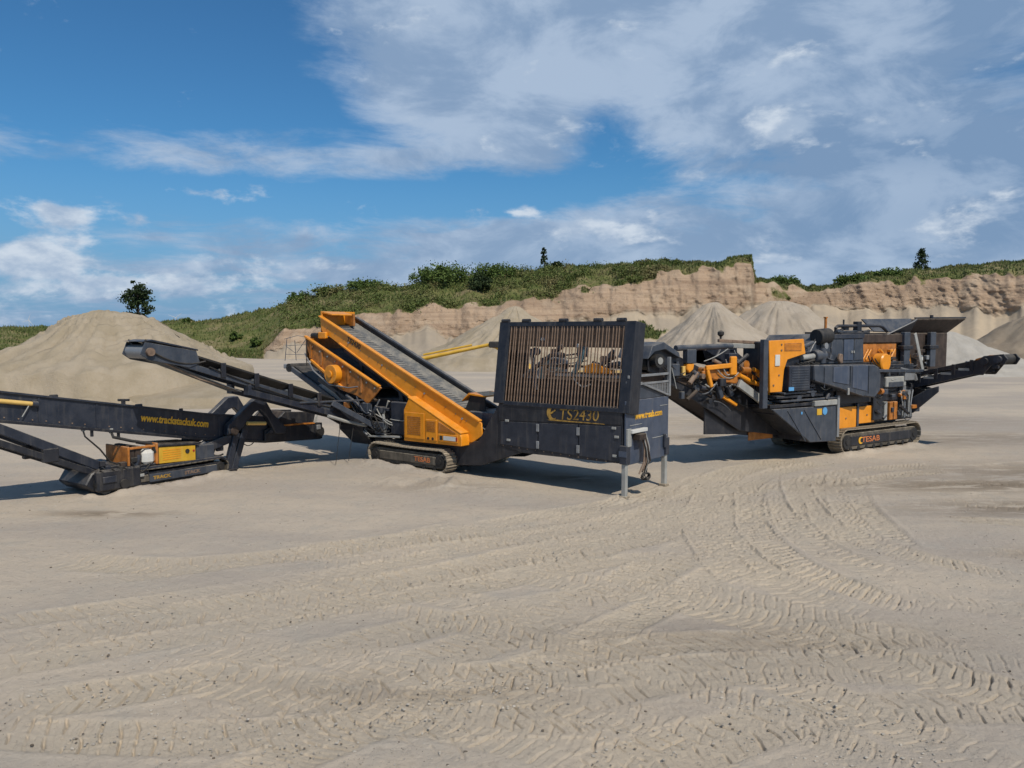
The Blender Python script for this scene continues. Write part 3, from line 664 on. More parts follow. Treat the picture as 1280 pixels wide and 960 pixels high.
SP = np.repeat(shr, 26, 0)+r.normal(size=(len(shr)*26, 3))*np.repeat(sz, 26)[:, None]*np.array([.75, .75, .42])+np.array([0, 0, .35])
tag(quads_object('shrubbery', leaves(SP, np.full(len(SP), .27), r), M['leaf_mix']), 'low mixed shrubs and weeds covering the upper hill above the cliff', 'shrubs', kind='stuff')
gp = np.vstack([turf_points(26000, vis & (HT > 0.6) & (TBm < -.24)), turf_points(16000, vis & (HT > 0.6) & (HTT > 1.5) & (TBm >= -.24)), turf_points(14000, vis & (HTT > 2.7) & (HTT < 3.2)), turf_points(700, vis & (HT > .5) & (HTT < 1.5) & (TBm > 0))])
n_ = len(gp); an = r.random(n_)*6.28; hgt = 0.16+0.42*r.random(n_)**1.8; wd = 0.10+0.10*r.random(n_)
dv = np.stack([np.cos(an), np.sin(an), 0*an], -1); tip = np.stack([r.normal(size=n_)*.12, r.normal(size=n_)*.12, hgt], -1)
tag(quads_object('grass', np.stack([gp-dv*wd[:, None]-[0, 0, .08], gp+dv*wd[:, None]-[0, 0, .08], gp+tip], 1), M['grassblade']), 'rough green and straw grass on the bank and hill top', 'grass', kind='stuff')
# ------------------------------------------------------------------ far wind turbines
def turbine(label, x, y, h, ph):
    t = thing('wind_turbine', label, 'wind turbine', (x, y, 0), 0, 'distant wind turbines')
    B().tube([(0, 0, 0), (0, 0, h)], [h*.022, h*.013], 10).build('tower', 'white', t)
    B().box(-h*.02, h*.02, -h*.05, h*.03, h*.985, h*1.03).build('nacelle', 'white', t, .2)
    for k_ in range(3):
        a = ph+k_*2.0944; dx_, dz_ = math.sin(a), math.cos(a); L = h*.52
        B().tube([(dx_*L*q, -h*.06, h*1.005+dz_*L*q) for q in (0, .25, 1)], [h*.012, h*.016, h*.003], 6).build('rotor_blade', 'white', t)
turbine('far white wind turbine left of the flattened stockpile', -1505, 2500, 40, .3)
turbine('far white wind turbine over the grass bank, right of the dark rounded tree', -1046, 2500, 48, .9)
# ------------------------------------------------------------------ crawler tracks
def crawler(parent, s0, s1, l0, l1, h, near=True, text=None, plate='dusty', sh='trackpad', tmat='letter_orange', side='dusty'):
    """one crawler unit: frame plate with shoes, sprocket, idler and rollers as sub-parts"""
    rad = h/2; w_ = l1-l0; z = rad; a = s0+rad; b = s1-rad
    inset = 0.07
    ri = rad*0.70
    poly = [(a, z-ri)]+[(b+ri*math.sin(t), z-ri*math.cos(t)) for t in np.linspace(0, math.pi, 9)]+[(a-ri*math.sin(t), z+ri*math.cos(t)) for t in np.linspace(0, math.pi, 9)]
    fr = B().prism(poly, l0+inset, l1-inset).build('track_frame', plate, parent, .012)
    B().box(a+rad*.55, b-rad*.55, l0+inset-.035, l0+inset-.002, z-rad*.36, z+rad*.44).build('side_plate', side, fr, .01)
    for c, nm in ((a, 'idler_wheel'), (b, 'drive_sprocket')):
        q = B().cyl((c, l0+.035, z), (c, l1-.035, z), rad*.60, 20); q.cyl((c, l0+.012, z), (c, l0+.034, z), rad*.26, 12); q.build(nm, 'rubber', fr)
    nr_ = max(4, int((b-a)/0.42)); rm = B().cyl((0, l0+.05, 0), (0, l1-.05, 0), rad*.20, 12).mesh('track_roller'); rm.materials.append(M['rubber'])
    for i in range(nr_): inst('track_roller', rm, fr, (a+(b-a)*(i+.5)/nr_, 0, rad*.34))
    per = 2*(b-a)+2*math.pi*rad; n_ = int(per/0.175); p = per/n_
    sm = B().box(-p*.47, p*.47, l0, l1, -.012, .020); sm.box(-p*.32, -p*.18, l0+.01, l1-.01, .0205, .045); sm.box(p*.16, p*.30, l0+.01, l1-.01, .0205, .045)
    me = sm.mesh('track_shoe', .004); me.materials.append(M[sh])
    for i in range(n_):
        d = (i+.3)*p
        if d < b-a: x_, z_, an_ = a+d, 2*rad, 0
        elif d < b-a+math.pi*rad: t = (d-(b-a))/rad; x_, z_, an_ = b+rad*math.sin(t), rad+rad*math.cos(t), t
        elif d < 2*(b-a)+math.pi*rad: x_, z_, an_ = b-(d-(b-a)-math.pi*rad), 0, math.pi
        else: t = (d-2*(b-a)-math.pi*rad)/rad+math.pi; x_, z_, an_ = a+rad*math.sin(t), rad+rad*math.cos(t), t
        dz = 0.035 if not (abs(an_) < .01) else -0.02*math.sin(math.pi*d/(b-a))*1.0+0.03
        inst('track_shoe', me, fr, (x_, 0, z_+ (dz if abs(an_) < .01 else .03)), (0, an_, 0))
    if text:
        lettering(text, rad*text_at[2], tmat, fr, (a+(b-a)*text_at[0], l0+inset-.040, z-rad*.16), (1, 0, 0), (0, 0, 1), text_at[1], .004)
    return fr
text_at = (0.5, 1.0, .52)
def idler_set(parent, pts, wdt, axis, mat='black'): pass
def clutter(t, n_, x0, x1, y0, y1, z0, z1, seed, mats=('slate', 'black', 'navy', 'steel', 'dull_orange'), hoses=True):
    """small brackets, fittings, rams and hoses that crowd the open machinery"""
    q = random.Random(seed)
    for i in range(n_):
        x, y, z = q.uniform(x0, x1), q.uniform(y0, y1), q.uniform(z0, z1); w_ = .06+q.random()*.13; m = q.choice(mats); k_ = q.random()
        if k_ < .40: B().box(x, x+w_*q.uniform(.8, 2.2), y, y+w_, z, z+w_*q.uniform(.6, 1.8)).build('fitting', m, t, .012)
        elif k_ < .58: B().cyl((x, y, z), (x+q.uniform(-.3, .5), y, z+q.uniform(-.3, .3)), .03+w_*.25, 10).build('hydraulic_ram', m, t)
        elif k_ < .70: B().cyl((x, y-.05, z), (x, y+.08, z), .05+w_*.4, 12).build('hub_cap', m, t)
        elif hoses: B().hose((x, y, z), (min(x1, x+q.uniform(.3, 1.0)), y+q.uniform(-.05, .1), z+q.uniform(-.35, .25)), q.uniform(-.08, .25), q.uniform(.012, .026)).build('hose', q.choice(('rubber', 'rubber', 'pale', 'slate')), t)
def rolled(s0, s1, n_): return [s0+(s1-s0)*i/(n_-1) for i in range(n_)]
# ------------------------------------------------------------------ tracked screener (local: x along machine, y away from camera, z up)
def screener():
    global text_at
    t = thing('mobile_screener', 'orange and black tracked screener with tilted bar grid and tall feed conveyor', 'screening machine', (2.724, 19.24, 0), R(-38))
    # --- chassis and hopper
    ch = [(-8.9,.28),(-8.9,.70),(-5.8,.80),(-4.66,.97),(-3.92,2.06),(-3.92,.93),(-3.13,.79),(-4.55,.30),(-5.6,.20)]
    c = B().prism(ch, .02, .16); c.prism(ch, 1.98, 2.12)
    for s in (-8.7, -7.2, -5.9, -4.9): c.box(s-.1, s+.1, .161, 1.979, .40, .62)
    cf = c.build('chassis', 'black', t, .012)
    hp = [(-3.915,.93),(-3.915,2.08),(-.055,2.20),(-.02,.80),(-3.12,.785)]
    near = B().prism(hp, 0.0, .05).build('hopper_side', 'black', t, .01)
    B().prism([(-3.92,.93),(-3.92,2.86),(-.06,2.9),(-.06,.80),(-3.12,.79)], 2.12, 2.17).build('hopper_side', 'rust_dark', t, .01)
    for a, b in ((-3.84, -2.60), (-2.56, -1.34), (-1.30, -.10)):                         # hinged side doors
        z0 = lambda s: .965-(s+3.84)*.032
        z1 = lambda s: 1.58+(s+3.84)*.035
        d = B().prism([(a, z0(a)), (a, z1(a)), (b, z1(b)), (b, z0(b))], -.022, -.004).build('door_panel', 'navy', near, .006)
    for a in (-2.58, -1.32):
        for z in (1.05, 1.50): B().box(a-.045, a+.045, -.05, -.024, z-.10, z+.10).build('hinge', 'steel', near, .008)
    for a, z in ((-3.6, 1.62), (-3.55, 1.1), (-.28, 1.66), (-.25, .98), (-.2, 1.45)): B().box(a-.06, a+.06, -.05, -.023, z-.03, z+.03).build('latch', 'pale', near, .006)
    B().prism([(-3.9, 1.61), (-3.9, 2.05), (-.07, 2.17), (-.07, 1.75)], -.020, -.002).build('name_board', 'black', near, .006)
    # floor and inner slopes of the hopper
    B().prism([(-3.9, 1.0), (-3.9, 1.1), (-.06, 1.2), (-.06, 1.1)], .06, 2.10).build('hopper_floor', 'rust_dark', t)
    B().prismx([(.06, 2.05), (.10, 2.05), (.8, 1.2), (.76, 1.2)], -3.88, -.08).build('inner_slope', 'rust_dark', t)
    B().prismx([(2.1, 2.7), (2.06, 2.7), (1.4, 1.2), (1.44, 1.2)], -3.88, -.08).build('inner_slope', 'rust_dark', t)
    # --- end face with control panel
    ef = B().prismx([(-.02, .76), (2.19, .76), (2.19, 2.33), (-.02, 2.33)], 0.0, .05).build('end_plate', 'blue', t, .01)
    ef['label'] = 'dusty blue end plate with yellow web address'
    B().prismx([(.05, 2.335), (2.1, 2.335), (1.2, 2.62), (.05, 2.80)], -.02, .02).build('upper_plate', 'slate', t, .008)
    g = B().beam((.06, .05, 2.92), (.06, 2.18, 2.92), .05, .06); g.beam((.06, .05, 2.72), (.06, 2.18, 2.72), .05, .05); g.beam((.06, .06, 2.90), (.06, 2.15, 2.36), .05, .05)
    g.box(.03, .11, 2.12, 2.20, 2.335, 3.35); g.build('end_guard', 'steel', t, .006)
    m = B()
    for i in range(9):
        q = i/8; m.tube([(.055, 1.0+1.1*q, 2.66-.30*q*1.0), (.055, 1.0+1.1*q, 2.70)], .010, 5)
        m.tube([(.055, 1.0+1.1*q*.5, 2.69-.17*q), (.055, 2.12, 2.69-.30*q)], .008, 5)
    m.build('guard_mesh', 'steel', t)
    lettering('www.tesab.com', .225, 'letter', ef, (.054, .40, 1.86), (0, 1, 0), (0, 0, 1), .98, .006)
    B().box(.051, .17, .10, .86, 1.54, 1.63).build('control_shelf', 'white', ef, .01)
    B().box(.051, .26, .30, .62, 1.36, 1.515).build('valve_block', 'rust_dark', ef, .012)
    for z, l0, l1 in ((1.30, 1.3, 2.1), (1.72, .15, .75), (2.1, 1.7, 2.1)): B().box(.051, .062, l0, l1, z, z+.015).build('seam', 'pale', ef)
    B().box(.051, .11, -.02, .16, 1.22, 1.66).build('bracket', 'pale', ef, .01)
    B().box(.051, .11, 1.88, 1.98, 1.0, 1.35).build('bracket', 'navy', ef, .01)
    rr = random.Random(4)
    for i in range(9):
        y0 = .52+rr.random()*.34; hm = ('rust', 'pale', 'rubber', 'rust_dark')[i % 4]
        B().tube([(.14, y0, 1.50), (.20+rr.random()*.05, y0+.02, 1.15), (.2+rr.random()*.06, y0+(rr.random()-.3)*.2, .80), (.16, y0+(rr.random()-.5)*.35, .45+rr.random()*.15)], .016+.006*rr.random(), 6).build('hose', hm, ef)
    q = B()
    for i in range(5): q.tube([(.18+.05*math.sin(a+i), .72+.15*math.cos(a)+.02*i, .42+.09*math.sin(a)) for a in np.linspace(0, 6.2, 12)], .016, 6)
    q.build('hose_coil', 'rubber', ef)
    # --- support legs
    for l in (.02, 2.08):
        lg = B().box(-.06, .06, l-.06, l+.06, .0, .98); lg.build('support_leg', 'pale', t, .012)
        B().box(-.10, .10, l-.10, l+.10, -.06, .02).build('foot_plate', 'trackpad', t, .01)
        B().box(-.10, .10, l-.10, l+.10, .80, 1.25).build('leg_sleeve', 'navy', t, .012)
        B().box(-.108, .108, l-.108, l-.102, .98, 1.12).build('clamp_sticker', 'blue', t)
    # --- tipping grid
    fr = B(); U0, U1, V1, W = -4.08, .14, 2.19, .46
    fr.box(U0, U0+.36, -.02, .03, -.02, V1); fr.box(U1-.30, U1, -.02, .03, -.06, V1)
    fr.box(U0, U0+.04, .031, W, -.02, V1); fr.box(U1-.04, U1, .031, W, -.06, V1)
    fr.box(U0+.361, U1-.301, -.02, .05, V1-.12, V1); fr.box(U0+.361, U1-.301, -.02, .05, -.06, .05)
    fr.box(U0+.02, U1-.02, W+.001, W+.05, V1-.10, V1+.002)
    gr = fr.build('tipping_grid', 'black', t, .008); gr.location = (0, -.02, 2.10); gr.rotation_euler = (R(-8), 0, 0)
    bm_ = B().box(-.010, .010, -.015, .022, .052, V1-.122).mesh('grid_bar', .004); bm_.materials.append(M['rust'])
    nb = 37
    for i in range(nb):
        u = U0+.36+.045+(U1-.30-U0-.36-.09)*i/(nb-1)
        inst('grid_bar', bm_, gr, (u, 0, 0), (0, R(.5*math.sin(i*2.3)), 0))
    B().box(U0+.05, U1-.05, W-.04, W, 1.58, V1-.11).build('back_plate', 'rust_dark', gr)
    B().box(U0+.05, U0+.72, W-.041, W-.001, .05, 1.575).build('back_plate', 'rust_dark', gr)
    B().box(U0+.73, U1-.05, W-.042, W-.002, .05, .72).build('back_plate', 'rust_dark', gr)
    B().box(U0+1.55, U1-.05, W-.12, W-.05, .80, .88).build('cross_bar', 'pale', gr, .01)
    B().box(U0+1.0, U1-.06, W-.06, W-.02, 1.05, 1.11).build('cross_bar', 'rust', gr, .01)
    for u in (-3.9, -3.2, -2.0, -.95, -.28): B().cyl((u-.12, .01, V1+.03), (u+.12, .01, V1+.03), .055, 10).build('hinge_knuckle', 'black', gr)
    for u, v in ((-2.72, 1.72), (-1.60, 1.55)): B().tube([(u, W-.3, v-.03), (u, W-.3, v), (u, W-.3, v+.06), (u, W-.3, v+.09)], [.02, .055, .05, .01], 10).build('lamp', 'white', gr)
    for a, b in (((-3.4, .36, .75), (-2.2, .36, 1.6)), ((-2.9, .30, .4), (-3.2, .34, 1.5))): B().cyl(a, b, .06, 10).build('hydraulic_ram', 'slate', gr)
    B().cyl((-1.75, .33, .9), (-1.45, .33, 1.56), .075, 10).build('hydraulic_ram', 'teal', gr)
    B().cyl((-.95, .33, 1.1), (-.62, .33, 1.5), .06, 10).build('hydraulic_ram', 'slate', gr)
    B().prism([(-1.35, .9), (-.55, .9), (-.6, 1.0), (-1.1, 1.16), (-1.35, 1.08)], W-.30, W-.13).build('ram_bracket', 'orange', gr, .02)
    clutter(gr, 34, -3.3, -.4, .30, .40, .75, 1.5, 31, ('slate', 'rust_dark', 'steel', 'rust', 'black'))
    # badge and number on the board
    lettering('TS2430', .40, 'letter_worn', near, (-1.92, -.026, 1.765), (1, 0, .032), (0, 0, 1), .98, .0, .15)
    q = B()
    pts = [(math.cos(a), math.sin(a)) for a in np.linspace(1.0, 5.3, 16)]
    q.prism([(-2.12+.17*c, 1.92+.19*s) for c, s in pts]+[(-2.07+.11*c, 1.92+.14*s) for c, s in pts[::-1]], -.034, -.024)
    q.prism([(-2.3, 1.73), (-2.12, 1.715), (-.55, 1.73), (-.55, 1.745), (-2.1, 1.755)], -.033, -.024)
    q.prism([(-2.22, 1.90), (-2.02, 2.02), (-2.02, 1.98), (-2.14, 1.89)], -.033, -.024)
    q.build('emblem', 'letter_worn', near)
    # --- feed conveyor
    wall = [(-11.47,4.50),(-11.40,4.04),(-10.55,3.62),(-4.95,.86),(-4.52,1.14),(-4.55,1.48)]
    cv = B().prism(wall, .02, .07).build('conveyor_wall', 'orange', t, .012)
    B().beam((-11.47, .035, 4.52), (-4.60, .035, 1.53), .15, .05).build('wall_lip', 'orange', cv, .01)
    B().beam((-10.5, .00, 3.64), (-5.0, .00, .93), .06, .05).build('wall_lip', 'orange', cv, .008)
    lettering('TS2430', .22, 'letter_black', cv, (-10.15, .012, 3.72), (1, 0, -.4364), (.4364, 0, 1), 1.0, .003)
    for k_, q_ in enumerate((.18, .42, .70, .93)): B().cyl((-11.2+6.4*q_, .018, 4.16-2.80*q_), (-11.2+6.4*q_, -.015, 4.16-2.80*q_), .03, 8).build('bolt', 'steel', cv)
    fw = B().prism([(s, z-.02) for s, z in wall], 1.50, 1.55).build('conveyor_wall', 'black', t, .01)
    B().beam((-11.4, 1.52, 4.50), (-4.6, 1.52, 1.50), .13, .06).build('wall_lip', 'slate', fw, .008)
    bl = B(); A, Z = Vector((-11.35, 0, 4.22)), Vector((-4.45, 0, 1.20))
    bl.add([(A.x, .09, A.z+.08), (A.x, .42, A.z), (A.x, 1.12, A.z), (A.x, 1.48, A.z+.08), (Z.x, .09, Z.z+.08), (Z.x, .42, Z.z), (Z.x, 1.12, Z.z), (Z.x, 1.48, Z.z+.08)],
           [(0, 1, 5, 4), (1, 2, 6, 5), (2, 3, 7, 6)])
    belt = bl.build('belt', 'belt', t)
    cm = B().box(-.008, .008, -.30, .30, .002, .012).mesh('belt_cleat'); cm.materials.append(M['slate'])
    for i in range(56):
        p = A.lerp(Z, (i+.5)/56); inst('belt_cleat', cm, belt, (p.x, .77, p.z), (0, math.atan2(3.02, 6.9), 0))
    h_ = B().box(-11.52, -11.44, .09, 1.49, 4.02, 4.68).build('head_plate', 'orange', t, .012)
    B().prism([(-11.44, 4.62), (-11.44, 4.68), (-10.95, 4.58), (-10.95, 4.54)], .09, .95).build('head_hood', 'orange', t, .008)
    B().box(-11.43, -11.0, 1.05, 1.12, 4.2, 4.6).build('head_bracket', 'dull_orange', t, .01)
    B().cyl((-11.33, .09, 4.05), (-11.33, 1.48, 4.05), .19, 18).build('head_drum', 'rubber', t)
    d = B().box(-11.45, -11.05, -.10, .015, 3.78, 4.0); d.build('drive_mount', 'orange', t, .03)
    B().cyl((-11.75, -.06, 3.88), (-11.45, -.06, 3.88), .09, 14).build('drive_motor', 'rubber', t)
    B().prism([(-5.62, 2.00), (-5.60, 2.04), (-5.35, 2.26), (-4.75, 2.20), (-4.75, 2.16), (-5.33, 2.20)], .40, 1.45).build('feed_hood', 'orange', t, .006)
    B().prism([(-5.55, 1.75), (-5.33, 2.19), (-4.8, 2.15), (-4.8, 1.7)], .46, .52).build('feed_curtain', 'rubber', t, .006)
    B().box(-5.3, -3.95, .3, 1.5, 1.0, 1.75).build('feed_boot', 'slate', t, .02)
    B().beam((-5.3, 1.75, 1.9), (-3.9, 1.75, 2.75), .06, .35).build('transfer_plate', 'slate', t, .01)
    # conveyor supports
    sp_ = B()
    for l in (.18, 1.4):
        sp_.beam((-9.9, l, .7), (-9.6, l, 3.2), .14, .14); sp_.beam((-7.5, l, .7), (-7.9, l, 2.35), .14, .14); sp_.beam((-10.4, l, 3.45), (-5.2, l, .98), .12, .18)
    sp_.build('conveyor_support', 'black', t, .01)
    # --- screen box
    sb = [(-12.05,3.86),(-11.5,3.60),(-8.38,2.30),(-9.0,1.76),(-9.22,1.90),(-9.55,2.02),(-10.3,2.16),(-11.75,2.98)]
    s1 = B().prism(sb, -.16, -.11).build('screen_box_side', 'dull_orange', t, .012)
    s2 = B().prism(sb, 1.80, 1.85).build('screen_box_side', 'dull_orange', t, .012)
    B().beam((-12.0, -.16, 3.86), (-8.45, -.16, 2.34), .12, .06).build('stiffener', 'orange', s1, .008)
    B().beam((-11.7, -.17, 3.08), (-10.1, -.17, 2.22), .10, .07).build('stiffener', 'orange', s1, .008)
    for a in (-11.75, -11.2, -9.9, -9.3): B().beam((a, -.175, 2.24+(-9.0-a)*.42-.25), (a+.05, -.175, 2.30+(-8.38-a)*.4166-.10), .03, .10).build('stiffener', 'dull_orange', s1, .006)
    for i in range(9):
        a = -11.6+i*.37; B().cyl((a, -.165, 3.52-(i*.37)*.4166), (a, -.20, 3.52-(i*.37)*.4166), .028, 8).build('bolt', 'pale' if i % 3 else 'rust', s1)
    hb = B().cyl((-10.45, -.17, 2.66), (-10.45, -.42, 2.66), .30, 24); hb.cyl((-10.45, -.421, 2.66), (-10.45, -.47, 2.66), .12, 14); hb.build('shaft_guard', 'orange', s1, .015)
    B().box(-12.08, -12.0, -.10, 1.79, 3.05, 3.84).build('screen_box_end', 'dull_orange', t, .01)
    for dz in (-.28, -.75): B().beam((-11.9, .85, 3.70+dz), (-8.9, .85, 2.46+dz*.8), 1.86, .05).build('screen_deck', 'rust_dark', t)
    for p in ((-11.5, 3.2), (-10.4, 2.75), (-9.4, 2.35)): B().cyl((p[0], -.10, p[1]), (p[0], 1.79, p[1]), .07, 10).build('cross_tube', 'dull_orange', t)
    for l in (-.05, 1.75):
        for a, z in ((-11.3, 2.55), (-9.2, 1.55)):
            q = B(); q.tube([(a+.09*math.cos(k_*.7), l+.09*math.sin(k_*.7), z+k_*.010) for k_ in range(36)], .02, 5); q.build('coil_spring', 'steel', t)
    B().beam((-11.6, .85, 2.45), (-9.0, .85, 1.35), 1.7, .14).build('screen_sub_frame', 'black', t, .02)
    # hydraulic lines over the box
    B().tube([(-12.0, -.2, 3.3), (-11.5, -.26, 2.75), (-10.7, -.26, 2.32), (-9.8, -.24, 2.25), (-9.4, -.2, 2.3)], .022, 6).build('pipe', 'steel', t)
    B().tube([(-11.9, -.19, 3.75), (-11.85, -.24, 3.4), (-11.9, -.2, 2.9)], .018, 6).build('pipe', 'rubber', t)
    # --- engine cowl
    cp_ = [(-7.28,.80),(-7.28,1.72),(-7.06,2.08),(-5.05,1.17),(-5.0,1.05),(-5.0,.82)]
    cw = B().prism(cp_, -.30, .40).build('engine_cowl', 'orange', t, .02)
    B().beam((-7.1, .05, 2.10), (-5.02, .05, 1.18), .72, .04).build('cowl_roof', 'orange', cw, .01)
    for a, b, z0, z1 in ((-7.2, -6.42, .90, 1.66), (-6.36, -5.92, .90, 1.50), (-5.86, -5.12, .90, 1.12)): B().box(a, b, -.325, -.303, z0, z1).build('cowl_door', 'orange', cw, .01)
    for i in range(10): B().box(-7.1, -6.56, -.335, -.326, 1.02+i*.055, 1.045+i*.055).build('louvre', 'dull_orange', cw)
    for i in range(7): B().box(-6.32, -5.98, -.335, -.326, 1.16+i*.045, 1.18+i*.045).build('louvre', 'dull_orange', cw)
    B().prism([(-5.86, 1.18), (-5.86, 1.46), (-5.2, 1.18)], -.322, -.303).build('vent_panel', 'dull_orange', cw, .006)
    B().box(-5.66, -5.2, -.334, -.326, .95, 1.07).build('sticker', 'white', cw)
    B().box(-5.80, -5.70, -.334, -.326, .95, 1.07).build('sticker', 'letter_black', cw); B().box(-5.19, -5.13, -.334, -.326, .96, 1.06).build('sticker', 'red', cw)
    for a in (-6.26, -6.08): B().cyl((a, -.303, .95), (a, -.33, .95), .045, 12).build('filler_cap', 'rubber', cw)
    # --- dark machinery between screen box and cowl
    B().box(-9.35, -7.45, .25, 1.9, .72, 1.95).build('engine_bay', 'black', t, .03)
    B().box(-8.1, -7.36, -.05, .24, .9, 1.9).build('hydraulic_tank', 'navy', t, .03)
    B().tube([(-8.35, -.03, .85), (-8.42, -.05, 1.5), (-8.2, -.02, 1.9)], .045, 8).build('pipe', 'pale', t)
    B().box(-8.75, -8.35, -.12, .2, .86, 1.25).build('valve_block', 'slate', t, .02)
    for i in range(6): B().hose((-8.6+.12*i, -.10, 1.2-.05*i), (-9.6+.2*i, -.3, 1.0+.12*i), .12+.03*i, .02).build('hose', 'rubber', t)
    B().beam((-9.0, -.12, .78), (-7.6, -.12, .86), .10, .06).build('step_rail', 'pale', t, .01)
    B().hose((-7.36, -.06, 1.36), (-8.1, -.06, 1.36), .02, .014).build('cable', 'pale', t)
    # --- hydraulic clutter under the screen box
    rq = random.Random(12)
    for i in range(16):
        a = (-10.9+rq.random()*2.2, -.32+rq.random()*.3, 1.2+rq.random()*.9); b = (a[0]+.3+rq.random()*1.0, a[1]+rq.uniform(-.1, .2), a[2]-.2-rq.random()*.5)
        B().hose(a, b, rq.uniform(-.1, .25), rq.uniform(.012, .026)).build('hose', rq.choice(['rubber', 'rubber', 'slate', 'pale']), t)
    for i in range(9):
        x_, y_, z_ = -10.6+rq.random()*2.4, -.25+rq.random()*.35, 1.0+rq.random()*.75; w_ = .08+rq.random()*.14
        B().box(x_, x_+w_*1.6, y_, y_+w_, z_, z_+w_*rq.uniform(.6, 1.5)).build('fitting', rq.choice(['slate', 'black', 'navy', 'steel', 'dull_orange']), t, .015)
    for a, b, r_ in (((-10.4, -.3, 1.75), (-9.2, -.28, 1.02), .06), ((-10.0, -.15, 2.0), (-9.0, -.2, 1.55), .05), ((-9.1, -.2, .95), (-8.5, -.25, 1.75), .045)):
        B().cyl(a, b, r_, 12).build('hydraulic_ram', 'slate', t); c_ = Vector(a).lerp(Vector(b), 1.25); B().cyl(b, c_, r_*.5, 10).build('ram_rod', 'steel', t)
    for i in range(14): B().cyl((-3.75+i*.27, -.001, .93-.033*i*.27), (-3.75+i*.27, -.012, .93-.033*i*.27), .016, 6).build('bolt', 'rust', near)
    for i in range(16): B().cyl((-11.1+i*.40, .018, 4.10-i*.40*.4364+.02), (-11.1+i*.40, .0, 4.10-i*.40*.4364+.02), .016, 6).build('bolt', 'rust', cv)
    # --- tracks
    text_at = (.62, 1.15, .66)
    crawler(t, -8.75, -5.50, -.38, .12, .60, True, 'TESAB')
    text_at = (.5, 1.0, .5)
    crawler(t, -8.75, -5.50, 2.05, 2.55, .60, False)
    B().box(-8.0, -6.2, .13, 2.04, .28, .62).build('track_crossbeam', 'black', t, .02)
    # --- side conveyor reaching towards the viewer
    sx = -9.6; sc = B()
    P0, P1, P2 = (.75, .62), (-1.3, 1.80), (-7.0, 3.58)
    def at_(l, up=0.0):
        if l > P1[0]: k_ = (l-P0[0])/(P1[0]-P0[0]); return (l, P0[1]+(P1[1]-P0[1])*k_+up)
        k_ = (l-P1[0])/(P2[0]-P1[0]); return (l, P1[1]+(P2[1]-P1[1])*k_+up)
    for s in (sx-.40, sx+.40):
        rl = B(); rl.beam((s, *P1[:1], P1[1]-.10), (s, P2[0]+.4, at_(P2[0]+.4)[1]-.10), .07, .15)
        rl.build('side_rail', 'slate', t, .008)
        rl = B(); rl.beam((s, P0[0], P0[1]-.02), (s, P1[0]-.05, P1[1]-.06), .09, .26); rl.build('side_rail', 'black', t, .01)
        rl = B(); rl.beam((s, -4.2, at_(-4.2)[1]-.33), (s, -.6, at_(-1.25)[1]-.42), .07, .16); rl.beam((s, -4.25, at_(-4.25)[1]-.14), (s, -4.25, at_(-4.25)[1]-.42), .10, .24); rl.build('lower_rail', 'navy', t, .008)
    bt = B(); l0, l1 = P1[0], P2[0]-.05
    za, zb = at_(l0)[1]+.10, at_(l1)[1]+.10
    for a, b, da, db in ((-.42, -.2, .13, 0.0), (-.2, .2, 0.0, 0.0), (.2, .42, 0.0, .13)):
        bt.add([(sx+a, l0, za+da), (sx+b, l0, za+db), (sx+b, l1, zb+db), (sx+a, l1, zb+da), (sx+a, l0, za+da-.05), (sx+b, l0, za+db-.05), (sx+b, l1, zb+db-.05), (sx+a, l1, zb+da-.05)],
               [(0, 1, 2, 3), (7, 6, 5, 4), (0, 4, 5, 1), (1, 5, 6, 2), (2, 6, 7, 3), (3, 7, 4, 0)])
    zc_ = at_(P0[0])[1]+.14
    bt.beam((sx, P0[0], P0[1]+.14), (sx, P1[0]+.01, P1[1]+.12), .78, .06)
    bt.build('belt', 'rubber', t)
    B().tube([(sx+.3, P2[0]+.1, at_(P2[0])[1]-.16), (sx+.3, -5.6, at_(-5.6)[1]-.35), (sx+.3, -4.4, at_(-4.4)[1]-.36)], .018, 6).build('return_belt_edge', 'rust', t)
    B().beam((sx, P2[0]+.1, at_(P2[0])[1]-.18), (sx, -4.4, at_(-4.4)[1]-.37), .7, .02).build('return_belt', 'belt', t)
    for l in (-1.9, -2.9, -4.0, -5.0):
        z = at_(l)[1]
        for s in (sx-.46, sx+.46): B().box(s-.03, s+.03, l-.07, l+.07, z-.15, z+.24).build('idler_bracket', 'black', t, .01)
        B().cyl((sx-.42, l, z+.03), (sx+.42, l, z+.03), .06, 10).build('idler_roller', 'steel', t)
    # head of the side conveyor
    for s in (sx-.46, sx+.43):
        B().prismx([(-7.20, 3.46), (-7.08, 3.76), (-5.75, 3.52), (-5.65, 3.20), (-5.95, 3.10), (-7.0, 3.32)], s, s+.035).build('head_plate', 'slate', t, .01)
    B().prismx([(-7.16, 3.77), (-6.9, 3.82), (-5.7, 3.56), (-5.7, 3.52), (-6.9, 3.77)], sx-.46, sx+.465).build('head_hood', 'navy', t, .008)
    B().cyl((sx-.42, -6.98, 3.52), (sx+.42, -6.98, 3.52), .17, 20).build('head_drum', 'steel', t)
    B().cyl((sx+.47, -6.98, 3.52), (sx+.56, -6.98, 3.52), .10, 16).build('drive_motor', 'rust', t)
    B().hose((sx+.5, -6.85, 3.48), (sx+.45, -5.5, 3.25), .14, .022).build('hose', 'rubber', t)
    B().hose((sx+.47, -5.4, 3.1), (sx+.45, -1.4, 1.75), .10, .018, 12).build('hose', 'rubber', t)
    # tail boot, hinge and stays
    B().prismx([(.95, .35), (.95, 1.0), (.3, 1.25), (-.35, 1.5), (-.35, .95), (.2, .45)], sx-.55, sx+.55).build('tail_boot', 'black', t, .02)
